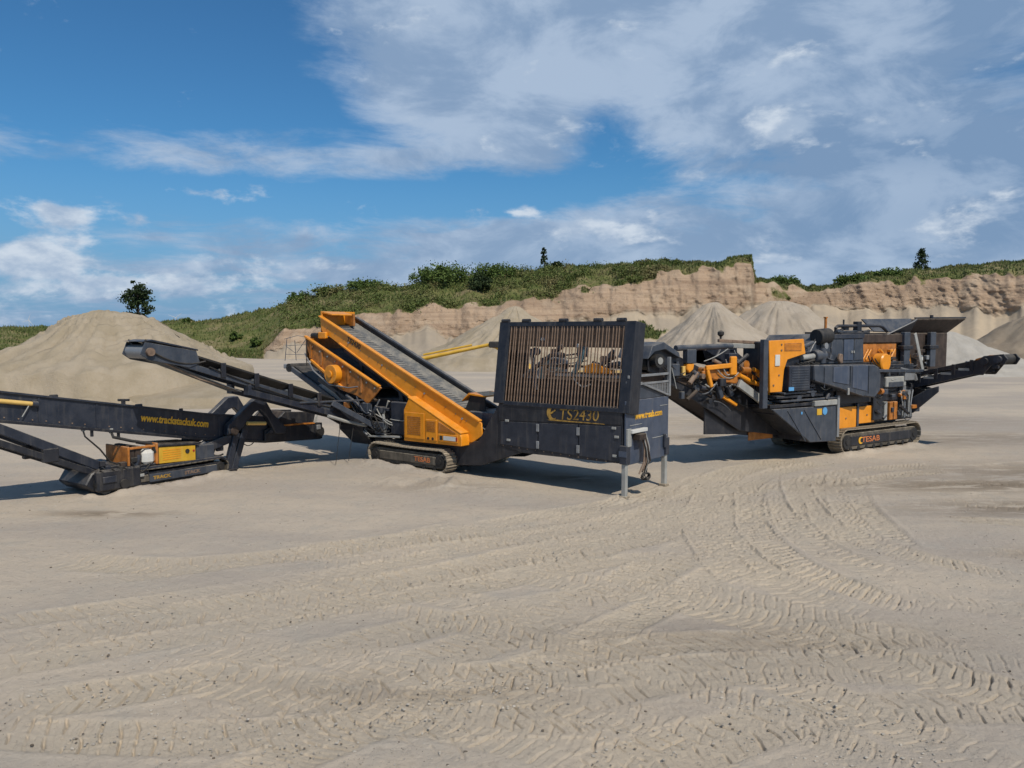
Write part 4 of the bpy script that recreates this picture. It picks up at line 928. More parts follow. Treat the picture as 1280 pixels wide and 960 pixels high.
    B().beam((sx+.55, -1.5, 1.9), (sx+.9, .15, .95), .09, .16).build('fold_ram', 'slate', t, .01)
    B().beam((-9.1, -.25, 1.9), (sx+.45, -2.6, 1.98), .05, .05).build('stay', 'slate', t, .006)
    B().tube([(-9.0, -.2, 1.1), (sx+.5, -1.0, 1.32), (sx+.48, -1.6, 1.52)], .05, 8).build('fold_ram', 'pale', t)
    for l in (.1, -.6, -1.1): B().hose((sx+.48, l, 1.05-.4*l), (sx+.55, l-.3, .15+.1*l), -.02, .010).build('cable', 'rubber', t)
    # tail conveyor beyond the screen box
    for l in (.45, 1.5):
        B().beam((-13.6, l, 2.72), (-9.9, l, 1.10), .08, .17).build('tail_rail', 'slate' if l < 1 else 'steel', t, .01)
    B().beam((-13.5, .98, 2.78), (-9.9, .98, 1.2), .95, .05).build('tail_belt', 'rubber', t)
    B().beam((-13.6, .45, 2.78), (-14.0, .45, 2.80), .10, .16).build('tail_head', 'steel', t, .02)
    B().cyl((-13.7, .4, 2.75), (-13.7, 1.55, 2.75), .15, 14).build('tail_drum', 'rubber', t)
    B().prism([(-12.3, 2.2), (-11.9, 2.25), (-10.9, 1.75), (-11.2, 1.55)], .5, 1.45).build('discharge_chute', 'pale', t, .02)
    return t
screener()
# ------------------------------------------------------------------ tracked stacker conveyor
def stacker():
    global text_at
    t = thing('stacking_conveyor', 'black tracked stacker conveyor with yellow web address on its long boom', 'conveyor', (-9.931, 19.725, 0), R(55))
    top = [(-9.5,4.02),(-2.36,2.66),(2.79,1.73),(4.8,1.46),(6.1,1.22)]; bot = [(6.95,.60),(4.78,.72),(2.77,1.02),(-2.38,1.99),(-9.5,3.36)]
    prof = top+[(6.95, 1.10)]+bot
    bn = B().prism(prof, .30, .34).build('boom_side', 'navy', t, .012)
    bf = B().prism(prof, 1.30, 1.34).build('boom_side', 'navy', t, .012)
    for a, b in zip(top[:-1], top[1:]): B().beam((a[0], .30, a[1]+.0), (b[0], .30, b[1]+.0), .10, .05).build('boom_lip', 'navy', bn, .006)
    for a, b in zip(bot[:-1], bot[1:]): B().beam((a[0], .31, a[1]), (b[0], .31, b[1]), .12, .07).build('boom_lip', 'black', bn, .006)
    for a, b in zip(bot[:-1], bot[1:]): B().beam((a[0], .82, a[1]+.05), (b[0], .82, b[1]+.05), .94, .03).build('boom_floor', 'black', t)
    for a, b in zip(top[:-1], top[1:]): B().beam((a[0], .82, a[1]-.16), (b[0], .82, b[1]-.16), .94, .03).build('belt', 'belt', t)
    B().cyl((-9.5, .34, 3.7), (-9.5, 1.30, 3.7), .24, 16).build('head_drum', 'rubber', t)
    for s in (-1.2, .9): B().box(s-.10, s+.10, .28, .345, 2.66-.181*(s+2.36)-.02, 2.66-.181*(s+2.36)+.07).build('lifting_eye', 'black', bn, .02)
    q = B(); q.beam((.5, .32, 2.13), (.5, .32, 2.28), .05, .10); q.beam((.36, .32, 2.28), (.66, .32, 2.26), .06, .06); q.build('lifting_eye', 'black', bn, .01)
    B().box(2.05, 2.15, .29, .345, 1.85, 1.93).build('cleat', 'black', bn, .01)
    for s in (-1.55, -.2, 3.25): B().beam((s, .288, 2.62-.181*(s+2.36)), (s, .288, 2.02-.181*(s+2.36)), .02, .045).build('weld_rib', 'navy', bn, .004)
    for i in range(22): B().cyl((-2.6+i*.3, .299, 2.08-.181*(-2.6+i*.3+2.36)), (-2.6+i*.3, .285, 2.08-.181*(-2.6+i*.3+2.36)), .018, 6).build('bolt', 'rust', bn)
    lettering('www.trackstackuk.com', .265, 'letter', bn, (.93, .292, 1.70), (1, 0, -.181), (0, 0, 1), .80, .010)
    B().cyl((-4.6, .25, 2.83), (-1.72, .25, 2.34), .052, 12).build('hydraulic_rod', 'ltyellow', t)
    B().cyl((-1.72, .25, 2.34), (-1.60, .25, 2.32), .075, 12).build('rod_end', 'navy', t)
    B().hose((-1.8, .22, 2.30), (-1.95, .22, 2.06), 0, .014).build('hose', 'pale', t)
    # --- feed hopper at the low end
    hp = [(4.75,.74),(4.75,1.05),(5.0,1.15),(5.5,1.57),(6.72,1.47),(6.62,1.14),(6.98,1.10),(6.98,.59)]
    B().prism(hp, .20, .285).build('hopper_side', 'black', t, .012); B().prism(hp, 1.36, 1.44).build('hopper_side', 'black', t, .012)
    B().prism([(5.5, 1.56), (5.55, 1.58), (5.3, 1.2), (5.25, 1.2)], .29, 1.35).build('hopper_back', 'rust_dark', t)
    B().beam((5.35, .19, 1.16), (6.65, .19, 1.12), .03, .05).build('hopper_edge', 'dull_orange', t)
    B().prism([(6.60, 1.14), (6.78, 1.42), (6.74, 1.20), (6.68, 1.12)], .17, .195).build('torn_corner', 'pale', t)
    B().cyl((6.85, .15, .82), (6.85, 1.48, .82), .17, 16).build('tail_drum', 'rubber', t)
    B().box(6.7, 6.85, .12, .20, .9, 1.05).build('bearing_block', 'steel', t, .015)
    B().prism([(4.75, .95), (5.35, 1.02), (5.0, 1.14)], .14, .19).build('tension_arm', 'navy', t, .01)
    # --- lift frame, near and far side
    for l, nm in ((.17, 'near'), (1.42, 'far')):
        q = B().prism([(3.35, 1.08), (3.40, 1.36), (4.30, 2.04), (4.66, 2.05), (4.98, 1.55), (5.45, 1.10), (5.40, .92), (5.05, .95), (4.78, 1.44), (4.50, 1.72), (4.32, 1.66), (3.78, 1.16)], l-.10, l+.10)
        q.build('lift_arm', 'navy', t, .02)
        B().cyl((3.6, l-.13, 1.18), (3.6, l+.13, 1.18), .13, 16).build('pivot_pin', 'rust_dark', t, .01)
        for a, b in (((3.70, 1.12), (3.36, .05)), ((3.98, 1.18), (3.56, .02))): B().beam((a[0], l-.02, a[1]), (b[0], l-.02, b[1]), .14, .19).build('lift_leg', 'navy', t, .012)
        B().beam((2.1, l+.02, .62), (3.75, l+.02, 1.02), .10, .24).build('frame_arm', 'navy', t, .015)
        B().box(3.30, 3.66, l-.12, l+.10, -.02, .10).build('leg_foot', 'black', t, .02)
    B().cyl((4.02, .06, 1.36), (4.66, .06, 1.30), .055, 12).build('hydraulic_rod', 'ltyellow', t)
    # --- front prop struts
    for l in (.32, 1.30):
        B().beam((-2.9, l, 2.08), (.42, l, .36), .12, .22).build('prop_strut', 'navy', t, .012)
        B().beam((-2.75, l, 1.66), (-.15, l, .44), .12, .15).build('prop_ram', 'black', t, .012)
        B().box(-1.50, -1.15, l-.08, l+.08, .92, 1.25).build('ram_bracket', 'black', t, .02)
    B().beam((-1.3, .32, 1.24), (-1.3, 1.30, 1.24), .10, .10).build('strut_brace', 'black', t, .01)
    # --- chassis and power pack
    ch = B().box(-.1, 3.2, .45, 1.25, .30, .52); ch.box(-.35, .9, .12, 1.5, .22, .50); ch.build('chassis', 'black', t, .02)
    fr = B().cyl((-.20, -.02, .24), (-.20, .32, .24), .23, 20); fr.cyl((-.20, 1.38, .24), (-.20, 1.70, .24), .23, 20); fr.cyl((-.20, .33, .24), (-.20, 1.37, .24), .08, 12); fr.build('front_roller', 'rubber', t)
    B().box(-.42, .72, -.06, .14, .06, .60).build('axle_box', 'black', t, .05); B().prism([(-.62, .25), (-.45, .52), (-.1, .66), (.5, .66), (.5, .1), (-.4, .05)], .15, 1.5).build('front_frame', 'black', t, .03)
    for i in range(3): B().hose((-.35+.3*i, -.05, .62), (.15+.4*i, -.03, .58), .12+.04*i, .016).build('hose', 'rubber', t)
    B().cyl((.25, -.12, .20), (.25, -.06, .20), .12, 14).build('hub_cap', 'rubber', t); B().box(-.3, .05, -.10, -.062, .28, .44).build('bracket', 'navy', t, .01)
    B().box(.62, .80, -.05, -.022, .30, .38).build('hitch', 'pale', t, .01)
    pk = B().box(.42, 2.32, .02, 1.1, .54, .60).build('power_pack_base', 'black', t, .015)
    B().box(.40, .46, .0, 1.08, .601, 1.10).build('power_pack_end', 'dull_orange', t, .02); B().box(.46, 1.14, .0, .05, 1.02, 1.08).build('power_pack_rail', 'dull_orange', t, .01)
    B().box(.47, .62, .06, 1.08, .603, 1.0).build('radiator', 'rust_dark', t, .02)
    B().box(.63, .78, .05, 1.08, .602, 1.08).build('engine_block', 'rust_dark', t, .02)
    tk = B().box(.80, 1.14, -.04, .30, .56, .98).build('fuel_tank', 'white', t, .10)
    B().box(1.145, 1.22, -.02, .5, .56, 1.12).build('hose_guard', 'dull_orange', t, .02)
    pn = B().prism([(1.24, .56), (1.24, 1.00), (2.30, .93), (2.30, .52)], .0, .03).build('side_panel', 'yellow', t, .01)
    for i in range(5): B().box(1.34, 1.86, -.008, -.001, .64+i*.06, .66+i*.06).build('louvre', 'orange', pn)
    B().cyl((2.05, -.001, .80), (2.05, -.02, .80), .06, 14).build('inspection_hole', 'letter_black', pn); B().cyl((2.24, -.001, .79), (2.24, -.015, .79), .03, 10).build('reflector', 'red', pn)
    B().prism([(1.20, 1.01), (1.20, 1.07), (2.42, 1.00), (2.42, .94)], -.03, 1.05).build('power_pack_lid', 'black', t, .012)
    B().box(1.24, 2.30, .035, 1.0, .56, .92).build('engine_block', 'rubber', t)
    B().box(2.36, 2.92, .05, .8, .50, .90).build('battery_box', 'slate', t, .02)
    bb = B(); bb.box(2.45, 2.62, .5, .9, .9, 1.12); bb.build('boom_post', 'black', t, .02)
    # hoses from the boom
    B().tube([(-.55, .33, 1.66), (-.53, .25, 1.45), (-.2, .2, 1.1), (.05, .2, .75), (.35, .2, .62)], .022, 6).build('hose', 'rubber', t)
    B().tube([(.15, .33, 1.55), (.17, .25, 1.36), (.6, .18, 1.22), (1.05, .05, 1.12), (1.18, .02, .85)], .038, 8).build('hose', 'rubber', t)
    B().box(-.58, -.50, .28, .34, 1.58, 1.68).build('hose_clip', 'pale', bn); B().box(.11, .19, .28, .34, 1.46, 1.58).build('hose_clip', 'pale', bn)
    for s, z in ((-.32, 1.60), (.35, 1.46)): B().box(s-.03, s+.03, .3, .36, z-.18, z).build('hanger', 'black', bn, .006)
    B().hose((3.95, .28, .86), (4.45, .28, .80), .16, .014).build('hose', 'rubber', t)
    B().hose((2.9, .3, .98), (3.4, .3, .9), .10, .012).build('hose', 'rubber', t)
    clutter(t, 14, -.3, 1.0, -.02, .10, .45, .72, 41, ('black', 'navy', 'rubber', 'rust_dark')); clutter(t, 8, 2.2, 3.4, .2, .3, .62, 1.0, 42, ('black', 'navy', 'slate'))
    text_at = (.22, .9, .5)
    fr1 = crawler(t, .05, 3.30, -.02, .33, .44, True, None, 'black', 'dusty')
    B().prism([(.95, .12), (.95, .33), (2.95, .31), (2.95, .12)], -.014, -.004).build('track_cover', 'slate', fr1, .004)
    lettering('TRACK', .12, 'letter_worn', fr1, (1.05, -.018, .18), (1, 0, 0), (0, 0, 1), 1.25, .006)
    lettering('STACK', .12, 'rust', fr1, (1.95, -.018, .18), (1, 0, 0), (0, 0, 1), 1.25, .006)
    crawler(t, .05, 3.30, 1.37, 1.72, .44, False, None, 'black', 'rubber')
    B().box(.6, 2.7, .34, 1.36, .16, .30).build('track_crossbeam', 'black', t, .02)
    B().prism([(.0, .46), (.0, .53), (3.1, .53), (3.35, .40), (3.3, .36), (3.05, .47)], -.02, .33).build('track_guard', 'navy', t, .01)
    return t
stacker()
# ------------------------------------------------------------------ tracked impact crusher
def crusher():
    global text_at
    t = thing('mobile_crusher', 'dark blue-grey and orange tracked crusher with feed hopper and overband magnet', 'crusher', (10.899, 25.994, 0), R(34))
    # --- hull
    hull = [(-3.74,1.68),(-.55,1.64),(-.50,.48),(-1.84,.54)]
    hn = B().prism(hull, 0.0, .08).build('hull_side', 'slate', t, .015); B().prism(hull, 2.72, 2.80).build('hull_side', 'slate', t, .015)
    B().prism([(-3.74,1.68),(-1.84,.54),(-1.80,.58),(-3.69,1.70)], .085, 1.0).build('hull_slope', 'black', t)
    B().prism([(-4.2,.86),(-5.55,.95),(-5.55,1.74),(-4.1,1.64),(-2.4,1.3),(-1.5,.50)], 1.0, 1.05).build('skirt', 'black', t, .01)
    B().box(-3.6, -2.45, .955, .998, .62, .88).build('skirt_panel', 'dull_orange', t, .01)
    B().box(-3.5, -.5, .10, 2.70, 1.50, 1.62).build('hull_deck', 'black', t)
    B().box(-2.2, -.5, .10, 2.70, .60, 1.49).build('hull_core', 'black', t, .02)
    B().box(-1.55, -1.30, -.012, -.002, 1.38, 1.58).build('sticker', 'yellow', hn); B().cyl((-1.14, -.002, 1.49), (-1.14, -.014, 1.49), .12, 18).build('sticker', 'skyblue', hn)
    B().box(-2.35, -2.28, -.012, -.002, 1.45, 1.53).build('sticker', 'skyblue', hn)
    for a in (-3.0, -2.2): B().beam((a, -.01, 1.60), (a+.9, -.01, .60), .02, .03).build('weld_rib', 'slate', hn)
    # --- walkway stack between hull and guard
    for z0, z1, a, b, l0, m in ((1.70, 1.80, -3.75, -.45, .05, 'black'), (1.86, 1.92, -3.3, -.5, .0, 'slate'), (1.98, 2.06, -3.5, -1.2, .02, 'black'), (2.10, 2.16, -3.2, -1.6, -.02, 'slate')):
        B().box(a, b, l0, .9, z0, z1).build('walkway_rail', m, t, .01)
    B().box(-1.72, -.55, -.06, .30, 1.665, 1.84).build('step_box', 'pale', t, .02)
    B().box(-.48, -.36, -.02, .10, .60, 1.95).build('frame_post', 'steel', t, .012)
    # --- orange radiator frame
    of = [(-3.93,3.74),(-2.28,3.79),(-2.18,3.33),(-3.05,3.16),(-3.20,2.86),(-3.28,2.19),(-3.83,2.19)]
    op = B().prism(of, .0, .10).build('radiator_frame', 'orange', t, .015)
    B().box(-3.22, -2.40, -.012, -.002, 3.42, 3.66).build('opening', 'dull_orange', op, .004)
    for i in range(5): B().box(-3.16, -2.46, -.02, -.013, 3.45+i*.04, 3.465+i*.04).build('louvre', 'orange', op)
    B().box(-3.66, -3.44, -.03, -.002, 2.98, 3.32).build('control_box', 'white', op, .01)
    for s, z in ((-3.36, 3.45), (-3.36, 3.62), (-3.7, 2.4), (-3.45, 2.7)): B().cyl((s, -.001, z), (s, -.02, z), .03, 8).build('bolt', 'rust', op)
    B().box(-3.2, -2.3, .12, 1.6, 2.3, 3.7).build('radiator_core', 'black', t, .03)
    B().box(-4.15, -3.94, .0, .16, 1.72, 3.78).build('frame_post', 'slate', t, .015)
    rd = B().box(-3.10, -2.08, -.12, .50, 2.20, 2.97).build('oil_cooler', 'navy', t, .02)
    for i in range(8): B().box(-3.0, -2.18, -.135, -.121, 2.29+i*.078, 2.32+i*.078).build('fin', 'slate', rd)
    B().box(-3.14, -2.9, -.14, -.123, 2.22, 2.33).build('sticker', 'skyblue', rd)
    # --- belt guard
    gp = [(-2.0,2.98),(1.22,2.92),(1.50,2.82),(1.62,2.57),(1.60,2.05),(1.30,1.82),(.60,1.90),(-2.0,2.50)]
    gd = B().prism(gp, -.20, .28).build('belt_guard', 'slate', t, .03)
    for a, b in ((-1.05, -.20), (-.02, .82)): B().prism([(a, 2.90), (b, 2.90), (b, 2.05 if b > 0 else 2.3), (a, 2.20 if a > -.5 else 2.42)], -.222, -.202).build('guard_panel', 'blue', gd, .01)
    for s in (-1.5, -.12, .90): B().beam((s, -.21, 2.90), (s, -.21, 2.25 if s < 0 else 1.98), .03, .03).build('rib', 'slate', gd, .004)
    B().box(-.30, -.22, -.26, -.203, 1.98, 2.2).build('latch', 'pale', gd, .01)
    B().tube([(-2.0, -.21, 2.50), (-.7, -.21, 2.22), (.6, -.21, 1.90)], .03, 6).build('guard_edge', 'black', gd)
    # --- body block and engine house
    B().box(-.4, 4.5, .30, 2.5, .90, 2.88).build('body_block', 'black', t, .03)
    B().box(-2.0, 4.3, .32, 2.5, 2.885, 2.96).build('deck_plate', 'black', t, .01)
    hs = [(-1.85,2.965),(-1.35,3.62),(-1.05,3.90),(1.32,3.93),(1.40,2.965)]
    eh = B().prism(hs, .30, 2.3).build('engine_house', 'slate', t, .02)
    for a, b, m in ((-1.02, .12, 'slate'), (.22, .76, 'blue'), (.80, 1.30, 'slate')): B().prism([(a, 3.06), (a-.0, 3.76), (b, 3.78), (b, 3.06)], .275, .298).build('house_door', m, eh, .01)
    B().beam((-1.55, .27, 3.10), (-.45, .27, 3.74), .04, .05).build('house_rib', 'navy', eh, .006); B().beam((-1.05, .262, 3.85), (1.3, .262, 3.87), .05, .14).build('house_rib', 'navy', eh, .006)
    B().box(-1.0, -.55, .20, .274, 3.05, 3.36).build('vent', 'black', eh, .01)
    for s in (.62, .74): B().box(s-.03, s+.03, .235, .273, 3.30, 3.38).build('door_handle', 'pale', eh, .006)
    B().prism([(-.22, 2.98), (-.30, 3.12), (-.22, 3.30), (-.08, 3.28), (-.06, 2.98)], .10, .20).build('fuel_filler', 'rust', t, .02)
    mf = B().cyl((-1.25, .30, 3.84), (-.62, .30, 3.88), .25, 20).build('air_filter', 'rubber', t, .02)
    B().box(-1.0, -.7, .42, .68, 3.40, 3.60).build('filter_bracket', 'black', t, .02)
    B().cyl((-2.25, .10, 3.20), (-1.65, .10, 3.24), .09, 14).build('pump_shaft', 'pale', t); B().cyl((-1.66, .10, 3.24), (-1.15, .10, 3.26), .19, 16).build('pump', 'slate', t, .02)
    B().cyl((-1.30, .02, 3.02), (-1.30, .02, 3.5), .10, 12).build('hydraulic_filter', 'slate', t)
    for i in range(6): B().hose((-2.6+.18*i, .02, 3.05), (-1.6+.12*i, .08, 3.12+.05*(i % 3)), .12-.05*(i % 4), .024).build('hose', 'rubber', t)
    po = B().cyl((-.05, .8, 3.9), (-.05, .8, 4.50), .045, 8); po.box(-.10, .0, .75, .85, 4.46, 4.50); po.build('level_post', 'dull_orange', t)
    B().tube([(.42, .8, 3.94), (.50, .8, 4.12), (.62, .8, 4.20), (3.05, .8, 4.22), (3.25, .8, 4.18), (3.55, .8, 4.02)], .055, 8).build('guard_rail', 'black', t)
    B().beam((.6, .8, 4.02), (2.6, .8, 4.04), .10, .05).build('guard_rail', 'slate', t, .01); B().cyl((.95, .8, 4.22), (.95, .8, 4.42), .03, 8).build('rail_stub', 'black', t)
    B().box(.5, 2.2, .6, 2.0, 3.935, 4.0).build('roof_rack', 'black', t, .01)
    # --- crusher housing and hopper
    ho = B().box(1.45, 3.60, .45, 2.35, 2.965, 3.62).build('crusher_housing', 'dull_orange', t, .03)
    B().box(1.42, 3.9, .40, 2.4, 3.625, 3.92).build('housing_lid', 'rust_dark', t, .02)
    for a in (1.55, 1.72, 3.0, 3.2): B().beam((a, .43, 3.05), (a+.3, .43, 3.40), .02, .06).build('housing_rib', 'orange', ho, .006)
    ns = B().prism([(2.28+.30*math.cos(a), 2.99+(.36 if math.sin(a) < 0 else .28)*math.sin(a)) for a in np.linspace(0, 6.283, 18)[:-1]], .02, .40).build('bearing_cover', 'orange', t, .04)
    for i in range(5): B().hose((1.4+.2*i, .15, 3.2-.05*i), (1.8+.35*i, .1, 2.75), .1, .02).build('hose', 'rubber', t)
    B().beam((1.6, .0, 2.70), (4.6, .0, 2.62), .08, .10).build('walkway_rail', 'slate', t, .01); B().beam((3.1, -.02, 2.75), (5.4, .1, 2.40), .05, .06).build('walkway_rail', 'steel', t, .01)
    B().box(1.75, 2.3, .12, .29, 1.0, 2.6).build('frame_post', 'black', t, .02)
    B().box(2.36, 3.60, .05, .29, 2.10, 2.46).build('tool_box', 'pale', t, .03); B().box(2.5, 3.4, .03, .049, 2.1, 2.28).build('tool_box_lid', 'slate', t, .01)
    B().box(3.45, 4.05, .0, .28, 2.3, 2.66).build('control_box', 'steel', t, .02)
    hop = B()
    def slab(q, m, nm, th=.05):
        n_ = (Vector(q[1])-Vector(q[0])).cross(Vector(q[3])-Vector(q[0])).normalized()*th
        o = B().add([Vector(p) for p in q]+[Vector(p)+n_ for p in q], [(0,1,2,3),(7,6,5,4),(0,4,5,1),(1,5,6,2),(2,6,7,3),(3,7,4,0)])
        return o.build(nm, m, t, .008)
    slab([(4.95,.80,4.00),(7.50,.80,3.97),(8.05,.36,4.52),(4.60,.36,4.47)], 'rust_dark', 'hopper_wall')
    slab([(7.50,.85,3.97),(7.50,2.2,3.97),(8.05,2.5,4.52),(8.05,.36,4.52)], 'rust_dark', 'hopper_wall')
    slab([(4.95,2.2,4.0),(7.5,2.2,3.97),(8.05,2.5,4.52),(4.6,2.5,4.47)], 'slate', 'hopper_wall')
    slab([(3.45,.75,3.93),(4.90,.75,4.02),(4.55,.28,4.49),(4.35,.28,4.40)], 'slate', 'hopper_wing')
    B().beam((4.55, .35, 4.50), (8.07, .35, 4.55), .07, .06).build('hopper_rim', 'black', t, .01)
    B().cyl((5.55, .29, 4.50), (5.55, .29, 4.62), .06, 10).build('hopper_pin', 'black', t)
    B().box(3.7, 7.2, .55, 2.1, 2.6, 3.97).build('feeder_box', 'rust_dark', t, .03)
    for a, b, l in ((3.85, 4.22, .30), (5.62, 5.98, .32)):
        B().box(a, b, l, l+.16, 2.72, 4.0).build('hopper_post', 'slate', t, .015); B().box(a-.12, b+.12, l-.05, l+.2, 3.38, 3.52).build('post_clamp', 'black', t, .02)
    B().beam((4.35, .22, 3.95), (5.0, .22, 2.45), .05, .16).build('hopper_stay', 'pale', t, .01)
    B().prism([(4.30, 2.8), (4.30, 3.5), (4.48, 3.5), (4.75, 2.55), (4.6, 2.5)], .48, .56).build('feeder_panel', 'orange', t, .015)
    B().box(4.9, 5.1, .3, .42, 2.95, 3.1).build('lamp', 'white', t, .02)
    # --- lower panels above the track
    for a, b, z0, z1 in ((-.27, .90, .82, 1.53), (1.02, 1.96, .92, 1.50)): B().box(a, b, .20, .28, z0, z1).build('side_panel', 'orange', t, .015)
    for a, z in ((.3, 1.15), (1.5, 1.2)): B().cyl((a, .199, z), (a, .18, z), .03, 8).build('panel_lock', 'rust', t)
    B().box(.91, 1.01, .17, .28, .85, 1.62).build('frame_post', 'slate', t, .01)
    B().prism([(-.2, 1.62), (3.9, 1.62), (3.9, 1.9), (1.7, 1.95), (-.2, 2.3)], .22, .30).build('frame_rail', 'black', t, .015)
    for a in (2.75, 3.02): B().box(a, a+.2, .12, .28, .95, 1.58).build('ram_guard', 'dull_orange', t, .02)
    B().box(2.45, 2.62, .14, .28, .95, 1.6).build('frame_post', 'pale', t, .01); B().cyl((1.95, .05, 1.98), (2.1, .05, 1.98), .10, 12).build('beacon', 'dull_orange', t)
    for i in range(5): B().tube([(3.5+.13*i, .1, 1.0), (3.52+.13*i, .12, 1.5), (3.4+.2*i, .15, 1.95)], .03, 6).build('pipe', ('pale', 'steel', 'rubber')[i % 3], t)
    # --- overband magnet and main conveyor
    cp_ = [(-8.05,3.50),(-7.6,3.62),(-1.9,1.40),(-1.5,.60),(-4.15,.98),(-6.85,2.38),(-8.0,2.92)]
    cn = B().prism(cp_, .86, .92).build('conveyor_side', 'black', t, .012); B().prism(cp_, 1.92, 1.98).build('conveyor_side', 'black', t, .012)
    B().beam((-7.75, 1.42, 3.50), (-1.8, 1.42, 1.22), .98, .05).build('belt', 'belt', t); B().beam((-7.8, 1.42, 2.86), (-4.1, 1.42, 1.06), 1.04, .03).build('return_belt', 'rust_dark', t)
    B().beam((-7.0, .84, 2.72), (-4.0, .84, 1.62), .04, .16).build('conveyor_rib', 'rust_dark', cn, .008)
    for s in (-6.9, -6.2, -5.5): B().box(s-.05, s+.05, .80, .858, 3.02-(s+7)*.38-.30, 3.02-(s+7)*.38+.18).build('idler_bracket', 'slate', cn, .01)
    B().cyl((-7.78, .93, 3.20), (-7.78, 1.91, 3.20), .28, 22).build('head_drum', 'rubber', t)
    B().cyl((-7.78, .62, 3.20), (-7.78, .85, 3.20), .19, 18).build('drive_motor', 'rubber', t); B().cyl((-7.78, .60, 3.20), (-7.78, .615, 3.20), .10, 12).build('motor_cap', 'pale', t)
    B().prism([(-8.15, 3.25), (-8.0, 3.62), (-7.55, 3.72), (-6.95, 3.42), (-6.9, 3.25), (-7.5, 3.52), (-7.9, 3.45)], .70, 1.98).build('head_hood', 'slate', t, .015)
    B().box(-7.25, -6.95, .66, .86, 2.75, 3.1).build('bearing_block', 'slate', t, .02); B().box(-6.72, -6.6, .78, .858, 2.72, 3.02).build('sticker_plate', 'ltyellow', t, .01)
    for i in range(5): B().hose((-7.7+.1*i, .66, 3.05), (-6.6+.2*i, .8, 2.85-.06*i), .16, .02).build('hose', 'rubber', t)
    B().hose((-7.3, .65, 3.0), (-7.1, .65, 2.4), .0, .015).build('hose', 'pale', t)
    B().cyl((-7.0, .80, 3.54), (-4.65, .80, 3.58), .085, 14).build('magnet_beam', 'slate', t)
    B().box(-6.62, -6.25, .70, .90, 3.10, 3.50).build('magnet_hanger', 'slate', t, .015); B().prism([(-6.6, 3.09), (-6.3, 3.09), (-6.35, 2.92), (-6.5, 2.82), (-6.62, 2.95)], .72, .88).build('hanger_shoe', 'orange', t, .02)
    B().prism([(-6.0, 3.15), (-5.55, 3.50), (-5.45, 3.50), (-5.2, 3.0), (-3.6, 2.75), (-3.1, 2.62), (-3.4, 3.1), (-4.0, 3.46), (-4.6, 3.50), (-4.9, 3.10)], 1.25, 1.33).build('splash_plate', 'navy', t, .015)
    B().prism([(-4.55, 3.5), (-3.1, 3.5), (-3.0, 2.7), (-4.3, 2.85)], 1.9, 1.95).build('splash_plate', 'navy', t, .015)
    mg = B().prism([(-6.0,2.98),(-6.05,2.72),(-5.7,2.62),(-5.2,2.52),(-4.2,2.36),(-3.7,2.42),(-3.62,2.62),(-4.0,2.80),(-4.75,2.84)], .62, 1.55).build('magnet_body', 'dull_orange', t, .04)
    B().beam((-6.02, .56, 2.96), (-4.75, .56, 3.02), .10, .14).build('magnet_frame', 'orange', mg, .02); B().box(-4.98, -4.72, .50, .61, 2.72, 3.28).build('magnet_frame', 'orange', mg, .03)
    B().beam((-5.95, .58, 2.92), (-5.75, .58, 2.40), .12, .12).build('magnet_frame', 'orange', mg, .02)
    B().tube([(-4.55, .58, 2.72), (-4.0, .56, 2.48), (-3.4, .56, 2.36), (-3.05, .56, 2.42), (-2.95, .56, 2.62)], .07, 10).build('magnet_frame', 'orange', mg)
    B().tube([(-3.95, .56, 2.88), (-3.3, .56, 2.66), (-2.85, .56, 2.52)], .06, 10).build('magnet_frame', 'orange', mg); B().tube([(-3.75, .56, 2.72), (-3.2, .56, 2.48), (-2.9, .56, 2.30), (-3.0, .56, 2.12), (-3.3, .56, 2.06)], .06, 10).build('magnet_frame', 'orange', mg)
    B().cyl((-4.5, .55, 2.86), (-4.15, .55, 2.84), .10, 12).build('magnet_motor', 'dull_orange', mg)
    B().cyl((-3.45, .62, 2.32), (-3.45, 1.55, 2.32), .27, 20).build('magnet_pulley', 'black', mg); B().prism([(-5.0, 2.48), (-3.45, 2.04), (-3.2, 2.2), (-3.4, 2.55), (-4.6, 2.60)], .66, 1.5).build('magnet_belt', 'rust_dark', mg, .02)
    for a, b in (((-5.4, 2.50), (-5.2, 2.05)), ((-4.9, 2.40), (-4.75, 2.1))): B().beam((a[0], .7, a[1]), (b[0], .7, b[1]), .16, .16).build('magnet_leg', 'slate', t, .02)
    B().beam((-4.75, .42, 2.48), (-3.05, .42, 1.58), .10, .24).build('chute_plate', 'pale', t, .012)
    B().beam((-5.15, .75, 2.12), (-4.45, .75, 1.80), .10, .10).build('orange_strut', 'orange', t, .015)
    B().hose((-5.9, .74, 3.15), (-4.9, .72, 3.50), .04, .014).build('cable', 'pale', t); B().hose((-4.62, .72, 3.45), (-4.45, .6, 2.9), -.02, .012).build('cable', 'pale', t)
    for i in range(6): B().hose((-6.6+.35*i, .74, 2.75-.10*i), (-6.0+.4*i, .72, 2.55-.16*i), .12, .022).build('hose', 'rubber', t)
    B().beam((-4.78, 1.2, 3.74), (-2.9, 1.2, 3.66), .10, .10).build('cross_beam', 'rust', t, .012); B().beam((-4.2, 1.15, 3.58), (-2.9, 1.15, 3.54), .05, .14).build('cross_beam', 'pale', t, .012)
    kb = B().cyl((-4.68, 1.2, 3.78), (-4.68, 1.2, 3.90), .03, 8); kb.tube([(-4.68, 1.2, 3.86), (-4.68, 1.2, 3.92), (-4.68, 1.2, 4.0), (-4.68, 1.2, 4.05)], [.04, .10, .10, .03], 12); kb.build('beacon', 'rubber', t)
    # --- fines conveyor reaching out sideways on the near side
    sx = 4.9; p0, p1 = (1.25, 1.98), (-2.55, 3.06)
